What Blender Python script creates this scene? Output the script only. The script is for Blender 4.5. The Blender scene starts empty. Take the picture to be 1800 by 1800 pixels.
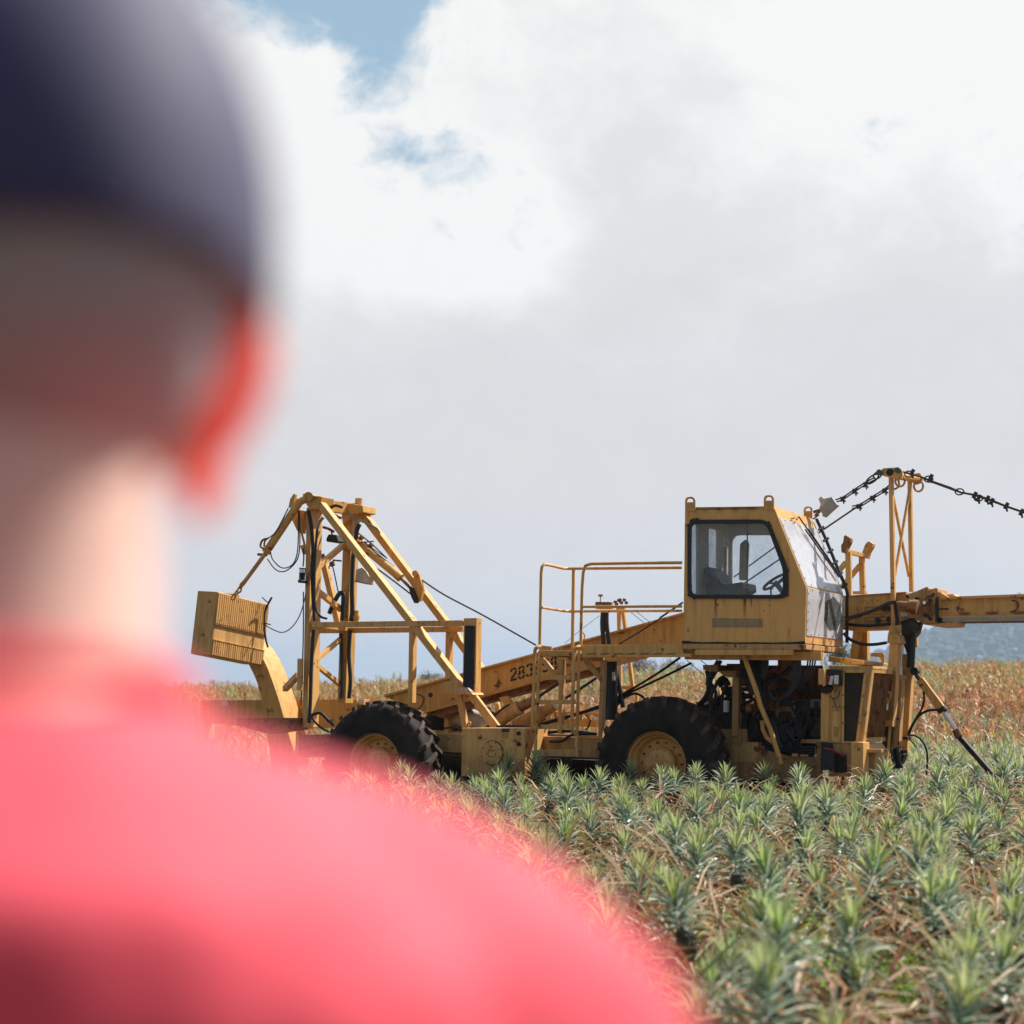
import bpy, bmesh, math, random
import numpy as np
from mathutils import Vector, Matrix, Euler, noise
from mathutils.geometry import tessellate_polygon
random.seed(7); rng = np.random.default_rng(11)
scene = bpy.context.scene
COL = scene.collection
PI = math.pi

# ------------------------------------------------------------------ camera
FP = 3180.0; CAMZ = 1.60; PITCH = math.atan(300/3180)
CAM = Vector((0, 0, CAMZ))
FW = Vector((0, math.cos(PITCH), math.sin(PITCH))); UPV = Vector((0, -math.sin(PITCH), math.cos(PITCH))); RT = Vector((1, 0, 0))
cd = bpy.data.cameras.new('camera'); cam = bpy.data.objects.new('camera', cd); COL.objects.link(cam)
cam.location = CAM; cam.rotation_euler = (PI/2 + PITCH, 0, 0)
cd.sensor_width = 36; cd.lens = 63.6; cd.clip_start = .05; cd.clip_end = 20000
cd.dof.use_dof = True; cd.dof.focus_distance = 19.8; cd.dof.aperture_fstop = 2.3; cd.dof.aperture_blades = 9
scene.camera = cam

def ray(uv):
    return (FW + RT*((uv[0]-900)/FP) - UPV*((uv[1]-900)/FP))
def proj(p):
    d = Vector(p) - CAM; z = d.dot(FW)
    return (900 + FP*d.dot(RT)/z, 900 - FP*d.dot(UPV)/z, z)

GZ = -0.05          # ground under the machine
YAW = math.radians(26)
MR = Matrix.Rotation(-YAW, 4, 'Z') @ Matrix.Rotation(.013, 4, 'Y') @ Matrix.Rotation(-.012, 4, 'X')
hub = CAM + ray((1152, 1343)) * 20.0
MM = Matrix.Translation(Vector((hub.x, hub.y, hub.z)) - (MR.to_3x3() @ Vector((0, 0, .74)))) @ MR
MI = MM.inverted()
CAML = MI @ CAM; MI3 = MI.to_3x3()
def P(uv, Y):
    d = MI3 @ ray(uv); t = (Y - CAML.y)/d.y
    return CAML + d*t

# zoom-crop frames used when measuring
def zf(x0, y0, k): return lambda x, y: (x0 + x*k, y0 + y*k)
A = zf(300, 840, 1/4.5); B = zf(480, 1040, 1/4.5); C = zf(780, 960, .2445); D = zf(1160, 850, .18889)
E = zf(1160, 1120, .26667); G = zf(1400, 800, 1/4.5); H = zf(1400, 1100, 1/4.5); T = zf(520, 860, 1/7.5)
L = zf(880, 1120, .1); K = zf(660, 1180, 1/6); N = zf(1220, 1140, 1/7.5); Q = zf(1440, 1020, 1/7.5); R = zf(1420, 1150, .12222)
U = lambda x, y: (x, y)
def PS(f, Y, pts): return [P(f(x, y), Y) for x, y in pts]

# ------------------------------------------------------------------ materials
def nt(name):
    m = bpy.data.materials.new(name); m.use_nodes = True
    t = m.node_tree; b = t.nodes['Principled BSDF']
    return m, t, b
def nd(t, typ, **kw):
    n = t.nodes.new(typ)
    for k, v in kw.items():
        if k in n.inputs.keys() if isinstance(k, str) else False: n.inputs[k].default_value = v
        else: setattr(n, k, v)
    return n
def ramp(t, fac, stops, mode='LINEAR'):
    r = t.nodes.new('ShaderNodeValToRGB'); r.color_ramp.interpolation = mode
    e = r.color_ramp.elements
    while len(e) < len(stops): e.new(.5)
    for i, (p, c) in enumerate(stops):
        e[i].position = p; e[i].color = (c[0], c[1], c[2], 1) if len(c) == 3 else c
    t.links.new(fac, r.inputs[0]); return r.outputs[0]
def mixc(t, fac, a, b, blend='MIX'):
    m = t.nodes.new('ShaderNodeMix'); m.data_type = 'RGBA'; m.blend_type = blend
    for s, v in ((0, fac), (6, a), (7, b)):
        if isinstance(v, bpy.types.NodeSocket): t.links.new(v, m.inputs[s])
        else: m.inputs[s].default_value = v if s == 0 else (*v[:3], 1)
    return m.outputs[2]
def mth(t, op, a, b=None, clamp=False):
    m = t.nodes.new('ShaderNodeMath'); m.operation = op; m.use_clamp = clamp
    for s, v in ((0, a), (1, b)):
        if v is None: continue
        if isinstance(v, bpy.types.NodeSocket): t.links.new(v, m.inputs[s])
        else: m.inputs[s].default_value = v
    return m.outputs[0]
def coords(t, kind='Object', scale=(1, 1, 1)):
    c = t.nodes.new('ShaderNodeTexCoord'); mp = t.nodes.new('ShaderNodeMapping'); mp.inputs['Scale'].default_value = scale
    t.links.new(c.outputs[kind], mp.inputs[0]); return mp.outputs[0]
def noi(t, vec, scale, detail=4, rough=.55, out=0):
    n = t.nodes.new('ShaderNodeTexNoise'); n.inputs['Scale'].default_value = scale; n.inputs['Detail'].default_value = detail
    n.inputs['Roughness'].default_value = rough
    if vec is not None: t.links.new(vec, n.inputs['Vector'])
    return n.outputs[out]
def bump(t, b, h, strength=.2, dist=.01):
    n = t.nodes.new('ShaderNodeBump'); n.inputs['Strength'].default_value = strength; n.inputs['Distance'].default_value = dist
    t.links.new(h, n.inputs['Height']); t.links.new(n.outputs[0], b.inputs['Normal'])

def paint(name, base, rust=.5, rough=.5, streaks=None, dirt=.5, rustcol=(.15, .055, .022)):
    m, t, b = nt(name)
    v = coords(t); vs = coords(t, scale=(1, 1, .12))
    n1 = noi(t, v, 2.2, 6); c = mixc(t, ramp(t, n1, [(.3, (0, 0, 0)), (.7, (1, 1, 1))]), base, [base[0]*1.12, base[1]*1.08, base[2]*1.0])
    n5 = noi(t, vs, 14, 5, .6)
    c = mixc(t, mth(t, 'MULTIPLY', ramp(t, n5, [(.45, (0, 0, 0)), (.75, (1, 1, 1))]), dirt), c, (base[0]*.6, base[1]*.5, base[2]*.42))
    n2 = noi(t, v, 7, 9, .68)
    lo = .74 - .14*rust
    r1 = ramp(t, n2, [(lo, (0, 0, 0)), (lo + .06, (1, 1, 1))])
    c = mixc(t, r1, c, rustcol)
    n3 = noi(t, vs, 24, 6, .7)
    c = mixc(t, mth(t, 'MULTIPLY', ramp(t, n3, [(.6 - .06*rust, (0, 0, 0)), (.78, (1, 1, 1))]), .55*rust + .1), c, (.33, .13, .04))
    szz = t.nodes.new('ShaderNodeSeparateXYZ'); t.links.new(v, szz.inputs[0])
    low = mth(t, 'SUBTRACT', mth(t, 'ADD', .30, mth(t, 'MULTIPLY', noi(t, v, 5, 7, .7), 1.1)), szz.outputs[2])
    c = mixc(t, ramp(t, low, [(.0, (0, 0, 0)), (.45, (.7, .7, .7))]), c, (.16, .085, .045))
    if streaks:
        sx = t.nodes.new('ShaderNodeSeparateXYZ'); t.links.new(coords(t), sx.inputs[0])
        jit = mth(t, 'MULTIPLY', mth(t, 'SUBTRACT', noi(t, vs, 40, 4), .5), .05)
        xx = mth(t, 'ADD', sx.outputs[0], jit)
        tot = None
        for (x0, z0, w, ln, s) in streaks:
            fx = mth(t, 'SUBTRACT', 1, mth(t, 'DIVIDE', mth(t, 'ABSOLUTE', mth(t, 'SUBTRACT', xx, x0)), w), True)
            dz = mth(t, 'DIVIDE', mth(t, 'SUBTRACT', z0, sx.outputs[2]), ln)
            fz = mth(t, 'MULTIPLY', mth(t, 'SUBTRACT', 1, dz, True), mth(t, 'GREATER_THAN', dz, -.02))
            k = mth(t, 'MULTIPLY', mth(t, 'MULTIPLY', fx, fz), s)
            tot = k if tot is None else mth(t, 'MAXIMUM', tot, k)
        c = mixc(t, mth(t, 'MINIMUM', tot, .92), c, (.11, .03, .018))
    t.links.new(c, b.inputs['Base Color'])
    b.inputs['Roughness'].default_value = rough
    rr = ramp(t, n2, [(.3, (rough*.85,)*3), (lo, (rough,)*3), (lo+.06, (.9,)*3)]); t.links.new(rr, b.inputs['Roughness'])
    b.inputs['Specular IOR Level'].default_value = .4
    bump(t, b, n2, .25, .004)
    return m
def simple(name, base, rough=.5, metal=0, var=.25, scale=12, spec=.5, bm=.15):
    m, t, b = nt(name); v = coords(t); n = noi(t, v, scale, 6, .6)
    c = mixc(t, ramp(t, n, [(.3, (0, 0, 0)), (.72, (1, 1, 1))]), [x*(1-var) for x in base], [min(1, x*(1+var)) for x in base])
    t.links.new(c, b.inputs['Base Color']); b.inputs['Roughness'].default_value = rough; b.inputs['Metallic'].default_value = metal
    b.inputs['Specular IOR Level'].default_value = spec
    bump(t, b, n, bm, .003); return m
YB = (.71, .405, .135)
M = {}
M['yellow'] = paint('yellow_paint', YB, .95, dirt=.75)
M['boxpaint'] = paint('box_paint', (.62, .37, .13), 1.0, .6, dirt=.9, rustcol=(.3, .10, .03))
M['inner'] = simple('cab_lining', (.58, .63, .67), .7, var=.2)
M['orange'] = paint('deep_yellow_paint', (.64, .36, .10), 1.0, dirt=.8)
M['worn'] = paint('worn_yellow_paint', (.54, .33, .13), 1.1, .6, dirt=.9)
M['rust'] = paint('rusty_paint', (.27, .14, .06), 1.6, .75, dirt=1)
M['rubber'] = simple('tyre_rubber', (.026, .021, .019), .85, var=.75, scale=4, spec=.25)
M['tread'] = simple('muddy_tread_rubber', (.075, .05, .036), .85, var=.6, scale=10, spec=.3)
M['hose'] = simple('black_hose', (.012, .013, .016), .45, var=.3)
M['bluehose'] = simple('blue_black_hose', (.02, .03, .045), .4, var=.3)
M['black'] = simple('black_metal', (.015, .015, .016), .6, var=.4)
M['pad'] = simple('black_rubber_pad', (.018, .018, .024), .7, var=.3)
M['steel'] = simple('bare_steel', (.3, .3, .3), .4, .9, var=.3)
M['chrome'] = simple('chrome_rod', (.75, .78, .82), .15, 1, var=.05)
M['cable'] = simple('wire_rope', (.08, .07, .065), .6, .5, var=.4, scale=60)
M['engine'] = simple('oily_engine_metal', (.035, .03, .026), .6, .2, var=.6, scale=16)
M['white'] = simple('white_plastic', (.7, .7, .7), .4, var=.08)
M['grey'] = simple('grey_metal', (.33, .33, .32), .5, .2, var=.2)
M['sack'] = simple('dusty_sheet', (.55, .48, .42), .8, var=.2, scale=5)
M['red'] = simple('red_sticker', (.25, .03, .045), .5, var=.25)
M['purple'] = simple('purple_sticker', (.13, .05, .1), .5, var=.3)
M['navy'] = simple('navy_sticker', (.03, .035, .06), .5)
M['ysticker'] = simple('yellow_sticker', (.42, .27, .04), .5)
M['stencil'] = simple('stencil_paint', (.025, .025, .025), .6, var=.4)
M['seat'] = simple('seat_vinyl', (.03, .035, .045), .5)
M['grille'] = simple('grille_mesh', (.035, .024, .018), .8, var=.3)
M['faded'] = paint('faded_plate', (.38, .26, .15), 1.0, .7, dirt=1)
M['fadedtext'] = simple('faded_letters', (.46, .36, .26), .7, var=.35, scale=60)
M['green'] = simple('green_bolt_paint', (.04, .12, .08), .5)
M['twig'] = simple('dark_bark', (.03, .022, .018), .9)
M['lamp'] = simple('lamp_reflector', (.55, .45, .36), .35, .5, var=.3)
M['plank'] = simple('sunbleached_plank', (.6, .5, .42), .8, var=.2)
# wood branch / glass / film
m, t, b = nt('cab_glass'); b.inputs['Base Color'].default_value = (.8, .86, .88, 1)
tr = t.nodes.new('ShaderNodeBsdfTransparent'); tr.inputs[0].default_value = (.96, .98, .99, 1)
gl = t.nodes.new('ShaderNodeBsdfGlossy'); gl.inputs['Roughness'].default_value = .04
df = t.nodes.new('ShaderNodeBsdfDiffuse'); df.inputs[0].default_value = (.62, .67, .71, 1)
fr = t.nodes.new('ShaderNodeFresnel'); fr.inputs[0].default_value = 1.35
m1 = t.nodes.new('ShaderNodeMixShader'); m2 = t.nodes.new('ShaderNodeMixShader')
t.links.new(fr.outputs[0], m1.inputs[0]); t.links.new(tr.outputs[0], m1.inputs[1]); t.links.new(gl.outputs[0], m1.inputs[2])
dn = ramp(t, noi(t, coords(t), 9, 7, .7), [(.35, (.05,)*3), (.8, (.2,)*3)])
t.links.new(dn, m2.inputs[0]); t.links.new(m1.outputs[0], m2.inputs[1]); t.links.new(df.outputs[0], m2.inputs[2])
t.links.new(m2.outputs[0], t.nodes['Material Output'].inputs[0]); M['glass'] = m
m, t, b = nt('door_glass'); tr = t.nodes.new('ShaderNodeBsdfTransparent'); tr.inputs[0].default_value = (.93, .96, .98, 1); gl = t.nodes.new('ShaderNodeBsdfGlossy'); gl.inputs['Roughness'].default_value = .05; mx_ = t.nodes.new('ShaderNodeMixShader'); mx_.inputs[0].default_value = .06; t.links.new(tr.outputs[0], mx_.inputs[1]); t.links.new(gl.outputs[0], mx_.inputs[2]); t.links.new(mx_.outputs[0], t.nodes['Material Output'].inputs[0]); M['doorglass'] = m
def film(name, op, col=(.72, .71, .74), crack=False):
    m, t, b = nt(name); b.inputs['Base Color'].default_value = (*col, 1); b.inputs['Roughness'].default_value = .22
    tr = t.nodes.new('ShaderNodeBsdfTransparent'); tr.inputs[0].default_value = (.85, .87, .9, 1)
    mx = t.nodes.new('ShaderNodeMixShader')
    n = noi(t, coords(t, scale=(1, 3, .8) if not 'stain' in name else (1, 2, 1)), 4 if not 'stain' in name else 9, 9, .75)
    f = ramp(t, n, [(.3, (op-.2,)*3), (.7, (min(1, op+.1),)*3)] if not 'stain' in name else [(.42, (.05,)*3), (.56, (.85,)*3)])
    t.links.new(f, mx.inputs[0]); t.links.new(tr.outputs[0], mx.inputs[1]); t.links.new(b.outputs[0], mx.inputs[2])
    t.links.new(mx.outputs[0], t.nodes['Material Output'].inputs[0])
    c = mixc(t, ramp(t, noi(t, coords(t), 13, 8, .75), [(.5, (0, 0, 0)), (.8, (1, 1, 1))]), col, [q*.8 for q in col])
    if crack:
        w = t.nodes.new('ShaderNodeTexVoronoi'); w.feature = 'DISTANCE_TO_EDGE'; w.inputs['Scale'].default_value = 26; t.links.new(coords(t), w.inputs[0])
        c = mixc(t, ramp(t, w.outputs[0], [(.0, (1, 1, 1)), (.06, (0, 0, 0))]), c, (.2, .17, .15))
    t.links.new(c, b.inputs['Base Color'])
    return m
M['film'] = film('milky_windscreen_film', .66, (.80, .79, .83))
M['dirtyfilm'] = film('mould_stained_film', .78, (.13, .155, .14))
M['cracked'] = film('crazed_rear_pane', .38, (.62, .62, .6), True)

# ------------------------------------------------------------------ mesh helpers
SPLIT = {'clevis', 'cab_panel', 'frame_post', 'rib', 'far_rail', 'hydraulic_hose', 'tower_hose', 'engine_hose', 'blue_hose', 'boom_hose', 'stabiliser_hose', 'wire_rope', 'platform_support', 'screw', 'bolt', 'wheel_nut', 'grab_bar',
         'crossbar', 'strut', 'gusset', 'rusty_fitting', 'hood_fastener', 'drain_slot', 'bearing', 'hanger_plate', 'green_pin', 'shackle', 'chain_link', 'toe_board', 'conduit', 'handle_bar',
         'cab_inner_walls', 'slide_column', 'column_clamp', 'rear_window', 'front_frame', 'platform_beam', 'engine_post', 'diagonal_tube', 'cab_support', 'lamp_glass', 'edge_strip', 'piston_rod',
         'slide_tube_edge', 'valve_block', 'hydraulic_pump', 'engine_bulkhead', 'engine_mount', 'bumper', 'eyes', 'irises', 'axle', 'cable_clip', 'ledge_plate', 'column_bracket', 'chassis_rail', 'link'}
def islands(bm):
    seen = set(); out = []
    for f in bm.faces:
        if f.index in seen: continue
        st = [f]; seen.add(f.index); comp = []
        while st:
            g = st.pop(); comp.append(g)
            for e in g.edges:
                for h in e.link_faces:
                    if h.index not in seen: seen.add(h.index); st.append(h)
        out.append(comp)
    return out
def mk(name, bm, mat, parent=None, smooth=False, bevel=0, loc=None):
    if name in SPLIT:
        bmesh.ops.remove_doubles(bm, verts=bm.verts, dist=1e-6); bm.faces.ensure_lookup_table(); bm.faces.index_update()
        isl = islands(bm)
        if 1 < len(isl) <= 100:
            last = None
            for comp in isl:
                b2_ = bmesh.new(); vm = {}
                for f in comp:
                    for v in f.verts:
                        if v not in vm: vm[v] = b2_.verts.new(v.co)
                    b2_.faces.new([vm[v] for v in f.verts])
                last = mk1(name, b2_, mat, parent, smooth, bevel)
            bm.free(); return last
    return mk1(name, bm, mat, parent, smooth, bevel)
def mk1(name, bm, mat, parent=None, smooth=False, bevel=0, loc=None):
    bmesh.ops.remove_doubles(bm, verts=bm.verts, dist=1e-6)
    bmesh.ops.recalc_face_normals(bm, faces=bm.faces)
    me = bpy.data.meshes.new(name); bm.to_mesh(me); bm.free()
    mats = mat if isinstance(mat, (list, tuple)) else [mat]
    for q in mats: me.materials.append(M[q] if isinstance(q, str) else q)
    o = bpy.data.objects.new(name, me); COL.objects.link(o)
    if parent: o.parent = parent
    if smooth:
        for p in me.polygons: p.use_smooth = True
        e = o.modifiers.new('edge', 'EDGE_SPLIT'); e.split_angle = math.radians(38)
    if bevel:
        bv = o.modifiers.new('bevel', 'BEVEL'); bv.width = bevel; bv.segments = 2; bv.limit_method = 'ANGLE'
    return o
def NB(): return bmesh.new()
def slab(bm, outer, vec, holes=()):
    loops = [[Vector(p) for p in outer]] + [[Vector(p) for p in h] for h in holes]
    vec = Vector(vec); flat = [p for l in loops for p in l]
    f = [bm.verts.new(p) for p in flat]; k = [bm.verts.new(p + vec) for p in flat]
    for tri in tessellate_polygon(loops):
        try: bm.faces.new([f[i] for i in tri]); bm.faces.new([k[i] for i in reversed(tri)])
        except ValueError: pass
    s = 0
    for l in loops:
        n = len(l)
        for i in range(n):
            a, c = s+i, s+(i+1) % n
            bm.faces.new((f[a], f[c], k[c], k[a]))
        s += n
def prism(bm, f, Y, d, pts, holes=()):
    slab(bm, PS(f, Y, pts), (0, d, 0), [PS(f, Y, h) for h in holes])
def bar(bm, p, q, w, d):
    """rectangular bar in the X-Z plane, w across, d deep in +Y"""
    p, q = Vector(p), Vector(q); a = (q-p).normalized(); n = Vector((-a.z, 0, a.x)).normalized()*(w/2)
    slab(bm, [p+n, q+n, q-n, p-n], (0, d, 0))
def bx(bm, x0, x1, y0, y1, z0, z1):
    slab(bm, [(x0, y0, z0), (x1, y0, z0), (x1, y0, z1), (x0, y0, z1)], (0, y1-y0, 0))
def frame_of(d):
    d = d.normalized(); up = Vector((0, 0, 1)) if abs(d.z) < .9 else Vector((1, 0, 0))
    s = d.cross(up).normalized(); return s, s.cross(d).normalized()
def beam(bm, p, q, w, h):
    p, q = Vector(p), Vector(q); s, u = frame_of(q-p); s = s*w/2; u = u*h/2
    slab(bm, [p+s+u, p-s+u, p-s-u, p+s-u], q-p)
def tube(bm, pts, r, seg=8, caps=True):
    pts = [Vector(p) for p in pts]; n = len(pts); rs = r if isinstance(r, (list, tuple)) else [r]*n
    rings = []; ps = None
    for i, p in enumerate(pts):
        d = (pts[min(i+1, n-1)] - pts[max(i-1, 0)]).normalized()
        if ps is None: s, u = frame_of(d)
        else:
            s = (ps - d*ps.dot(d)).normalized(); u = s.cross(d).normalized()
        ps = s
        rings.append([bm.verts.new(p + (s*math.cos(2*PI*k/seg) + u*math.sin(2*PI*k/seg))*rs[i]) for k in range(seg)])
    for a, c in zip(rings, rings[1:]):
        for k in range(seg): bm.faces.new((a[k], a[(k+1) % seg], c[(k+1) % seg], c[k]))
    if caps: bm.faces.new(rings[0][::-1]); bm.faces.new(rings[-1])
def curve(pts, n=6):
    """Catmull-Rom through points"""
    pts = [Vector(p) for p in pts]; q = [pts[0]] + pts + [pts[-1]]; out = []
    for i in range(1, len(q)-2):
        for k in range(n):
            s = k/n; a, b_, c, d = q[i-1], q[i], q[i+1], q[i+2]
            out.append(.5*((2*b_) + (c-a)*s + (2*a-5*b_+4*c-d)*s*s + (3*b_-a-3*c+d)*s**3))
    return out + [pts[-1]]
def hose(bm, f, pts, r, Y=None, seg=6):
    """pts (x,y) or (x,y,Y)"""
    w = [P(f(p[0], p[1]), p[2] if len(p) > 2 else Y) for p in pts]
    tube(bm, curve(w, 5) if len(w) > 2 else w, r, seg)
def cyl(bm, p, q, r, seg=16): tube(bm, [p, q], r, seg)
def lathe(bm, c, prof, seg=48, axis='Y', close=False):
    c = Vector(c); rings = []
    for (r, y) in prof:
        ring = []
        for k in range(seg):
            a = 2*PI*k/seg
            ring.append(bm.verts.new(c + Vector((r*math.cos(a), y, r*math.sin(a)))))
        rings.append(ring)
    pr = list(zip(rings, rings[1:])) + ([(rings[-1], rings[0])] if close else [])
    for a, e in pr:
        for k in range(seg): bm.faces.new((a[k], a[(k+1) % seg], e[(k+1) % seg], e[k]))
    if not close:
        if prof[0][0] < .2: bm.faces.new(rings[0])
        bm.faces.new(rings[-1][::-1])
def rounded(pts, rads, n=5):
    out = []; m_ = len(pts)
    for i in range(m_):
        p = Vector(pts[i]).to_2d() if len(pts[i]) > 2 else Vector(pts[i]); a = Vector(pts[i-1]); c = Vector(pts[(i+1) % m_])
        r = rads[i] if isinstance(rads, (list, tuple)) else rads
        u = (a-p).normalized(); v = (c-p).normalized(); s = p+u*r; e = p+v*r
        for k in range(n+1):
            q = k/n; out.append(tuple((1-q)**2*s + 2*q*(1-q)*p + q*q*e))
    return out
def bolt(bm, p, r=.012, d=.015): cyl(bm, Vector(p) - Vector((0, d, 0)), Vector(p), r, 6)
def root(name, label, cat, group=None, mat=None):
    o = bpy.data.objects.new(name, None); COL.objects.link(o); o.empty_display_size = .2
    o['label'] = label; o['category'] = cat
    if group: o['group'] = group
    if mat is not None: o.matrix_world = mat
    return o
def tag(o, label=None, cat=None, group=None, kind=None):
    for k, v in (('label', label), ('category', cat), ('group', group), ('kind', kind)):
        if v: o[k] = v
    return o
# ================================================================== HARVESTER
HV = root('field_harvester', 'mustard yellow field harvester with glazed cab, steel tower and sloping boom, parked among pineapples', 'harvester', mat=MM)
def part(name, bm, mat, parent=HV, **k): return mk(name, bm, mat, parent, **k)
def PX(uv, X):
    d = MI3 @ ray(uv); t = (X - CAML.x)/d.x
    return CAML + d*t
YC, YF = .12, 1.60; DY = Vector((0, YF-YC, 0)); WT = .035
M['grimy_shaded'] = paint('grimy_shaded_paint', (.34, .20, .08), 1.2, .65, dirt=1)  # yellow darkened for grime and for the shadow over the engine side
# ---- cab
sk = [P(D(x, y), YC) for x, y in ((520, 1075), (790, 1075), (850, 1075), (600, 1080), (1025, 1070), (330, 1080), (150+1050, 1330))]
streaks = [(sk[0].x, sk[0].z, .022, .24, 1.5), (sk[1].x, sk[1].z, .03, .27, 1.1), (sk[2].x, sk[2].z, .012, .11, 1.5), (sk[3].x, sk[3].z, .03, .1, .5),
           (sk[4].x, sk[4].z, .008, .08, .8), (sk[5].x, sk[5].z, .03, .3, .3), (sk[6].x, sk[6].z, .006, .2, .7)]
tp = P(D(600, 225), YC)
streaks += [(P(D(q, 225), YC).x, tp.z, .07, .075, .75) for q in (420, 560, 700, 860)]
bs = P(D(600, 1400), YC)
M['cabpaint'] = paint('cab_paint', (.78, .44, .145), .75, .5, streaks, .6)
side = [(233, 220), (1058, 210), (1362, 965), (1350, 1485), (215, 1475)]
win = rounded([(286, 366), (1000, 366), (1160, 800), (1158, 1044), (286, 1044)], [62, 66, 60, 70, 62])
S3 = PS(D, YC, side); tl, a_, k_, c_, bl = S3
bm = NB(); slab(bm, S3, (0, WT, 0), [PS(D, YC, win)])
cab = part('cab', bm, 'cabpaint', bevel=.006)
far = [p + Vector((0, YF-YC-WT, 0)) for p in S3]
fw = rounded([(675, 480), (1375, 480), (1545, 900), (1545, 1075), (675, 1075)], [70, 60, 30, 60, 60])
bm = NB(); slab(bm, far, (0, WT, 0), [PS(D, YF-WT, fw)])
X0 = min(tl.x, bl.x)
rw = lambda pts: [PX(D(x, y), X0+WT) for x, y in pts]
rear = [Vector((X0, YC+WT, bl.z)), Vector((X0, YF-WT, bl.z)), Vector((X0, YF-WT, tl.z)), Vector((X0, YC+WT, tl.z))]
s1 = rounded([(268, 376), (362, 376), (362, 1030), (268, 1030)], 25); s2 = rounded([(455, 410), (548, 430), (548, 1030), (455, 1030)], 25)
slab(bm, rear, (WT, 0, 0), [[Vector((X0, p.y, p.z)) for p in rw(s)] for s in (s1, s2)])
part('cab_inner_walls', bm, 'inner')
bm = NB()
for s in (s1, s2): slab(bm, [Vector((X0+.012, p.y, p.z)) for p in rw(rounded([(s[0][0]-20, 370), (s[0][0]+110, 370), (s[0][0]+110, 1040), (s[0][0]-20, 1040)], 10))], (.006, 0, 0))
part('rear_window', bm, 'cracked')
# roof + front faces
def front(p, q, t0, t1, y0, y1, holes=True, thick=WT):
    """slab of the inclined face p(top)->q(bottom) between parameters"""
    n = Vector(((p-q).z, 0, -(p-q).x)).normalized()
    n = n if n.x > 0 else -n
    out = [p+(q-p)*t0+Vector((0, y0, 0)), p+(q-p)*t0+Vector((0, y1, 0)), p+(q-p)*t1+Vector((0, y1, 0)), p+(q-p)*t1+Vector((0, y0, 0))]
    return out, n
W = YF-YC
bm = NB()
o, n = front(a_, k_, 0, 1, WT, W-WT); h, _ = front(a_, k_, .2, .96, .1, W-.1); slab(bm, o, -n*WT, [h])
o, n2 = front(k_, c_, 0, 1, WT, W-WT); h, _ = front(k_, c_, .05, .78, .1, W-.1); slab(bm, o, -n2*WT, [h])
part('front_frame', bm, 'yellow')
bm = NB(); slab(bm, [tl, a_, a_-Vector((0, 0, .04)), tl-Vector((0, 0, .04))], DY)
for e in (0, ):
    bx(bm, X0-.01, c_.x+.02, YC-.025, YF+.02, P(D(300, 1540), YC).z, P(D(300, 1492), YC).z)
part('cab_panel', bm, 'worn', bevel=.005)
bm = NB(); o, n = front(a_, k_, .145, .985, .03, W-.03)
o = [p+n*.004 for p in o]; slab(bm, o, n*.004); ws = part('windscreen', bm, 'film')
bm = NB(); o2, n2 = front(k_, c_, .01, .86, .03, W-.03)
o2 = [p+n2*.004 for p in o2]; slab(bm, o2, n2*.004); part('lower_windscreen', bm, 'film')
bm = NB()   # mould stain region of the lower pane: a separate translucent patch
cc = [o2[0]*(1-f)*(1-s)+o2[1]*f*(1-s)+o2[3]*(1-f)*s+o2[2]*f*s for f, s in [(.70+.25*math.cos(t_)*(1+.10*math.sin(5*t_+1)), .47+.37*math.sin(t_)*(1+.08*math.sin(7*t_))) for t_ in [i*2*PI/44 for i in range(44)]]]
slab(bm, [p+n2*.0045 for p in cc], n2*.002); part('stained_pane', bm, 'dirtyfilm')
bm = NB()
for oo, nn in ((o, n), (o2, n2)):
    for i in range(4):
        p, q = oo[i], oo[(i+1) % 4]
        for j in range(5): 
            r_ = p+(q-p)*((j+.5)/5); ctr = sum(oo, Vector())/4; r_ = r_+(ctr-r_).normalized()*.03
            cyl(bm, r_+nn*.004, r_+nn*.010, .007, 6)
part('screw', bm, 'black')
# rubber gasket of the side window
gout = rounded([(262, 338), (1014, 336), (1196, 792), (1200, 1072), (262, 1072)], [90, 90, 80, 95, 85])
gin = rounded([(296, 374), (992, 374), (1150, 802), (1148, 1036), (296, 1036)], [60, 60, 55, 65, 58])
bm = NB(); slab(bm, PS(D, YC, gout), (0, -.022, 0), [PS(D, YC, gin)])
for i, q in enumerate(gout):
    if random.random() < .3: 
        p = P(D(q[0]+random.uniform(-5, 5), q[1]+random.uniform(-5, 5)), YC-.005); cyl(bm, p, p-Vector((0, .02, 0)), .012+.012*random.random(), 7)
part('window_gasket', bm, 'hose')
bm = NB(); slab(bm, PS(D, YC+.01, gin), (0, .006, 0)); part('side_window', bm, 'glass')
bm = NB(); x = P(D(812, 700), YC+.02).x; z0 = P(D(812, 1036), YC).z; z1 = P(D(812, 372), YC).z
bx(bm, x-.006, x+.006, YC+.018, YC+.03, z0, z1); part('window_slide_bar', bm, 'black')
bm = NB(); slab(bm, PS(D, YF-WT/2, rounded([(665, 470), (1385, 470), (1555, 895), (1555, 1085), (665, 1085)], 60)), (0, .005, 0)); part('door_window', bm, 'doorglass')
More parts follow.
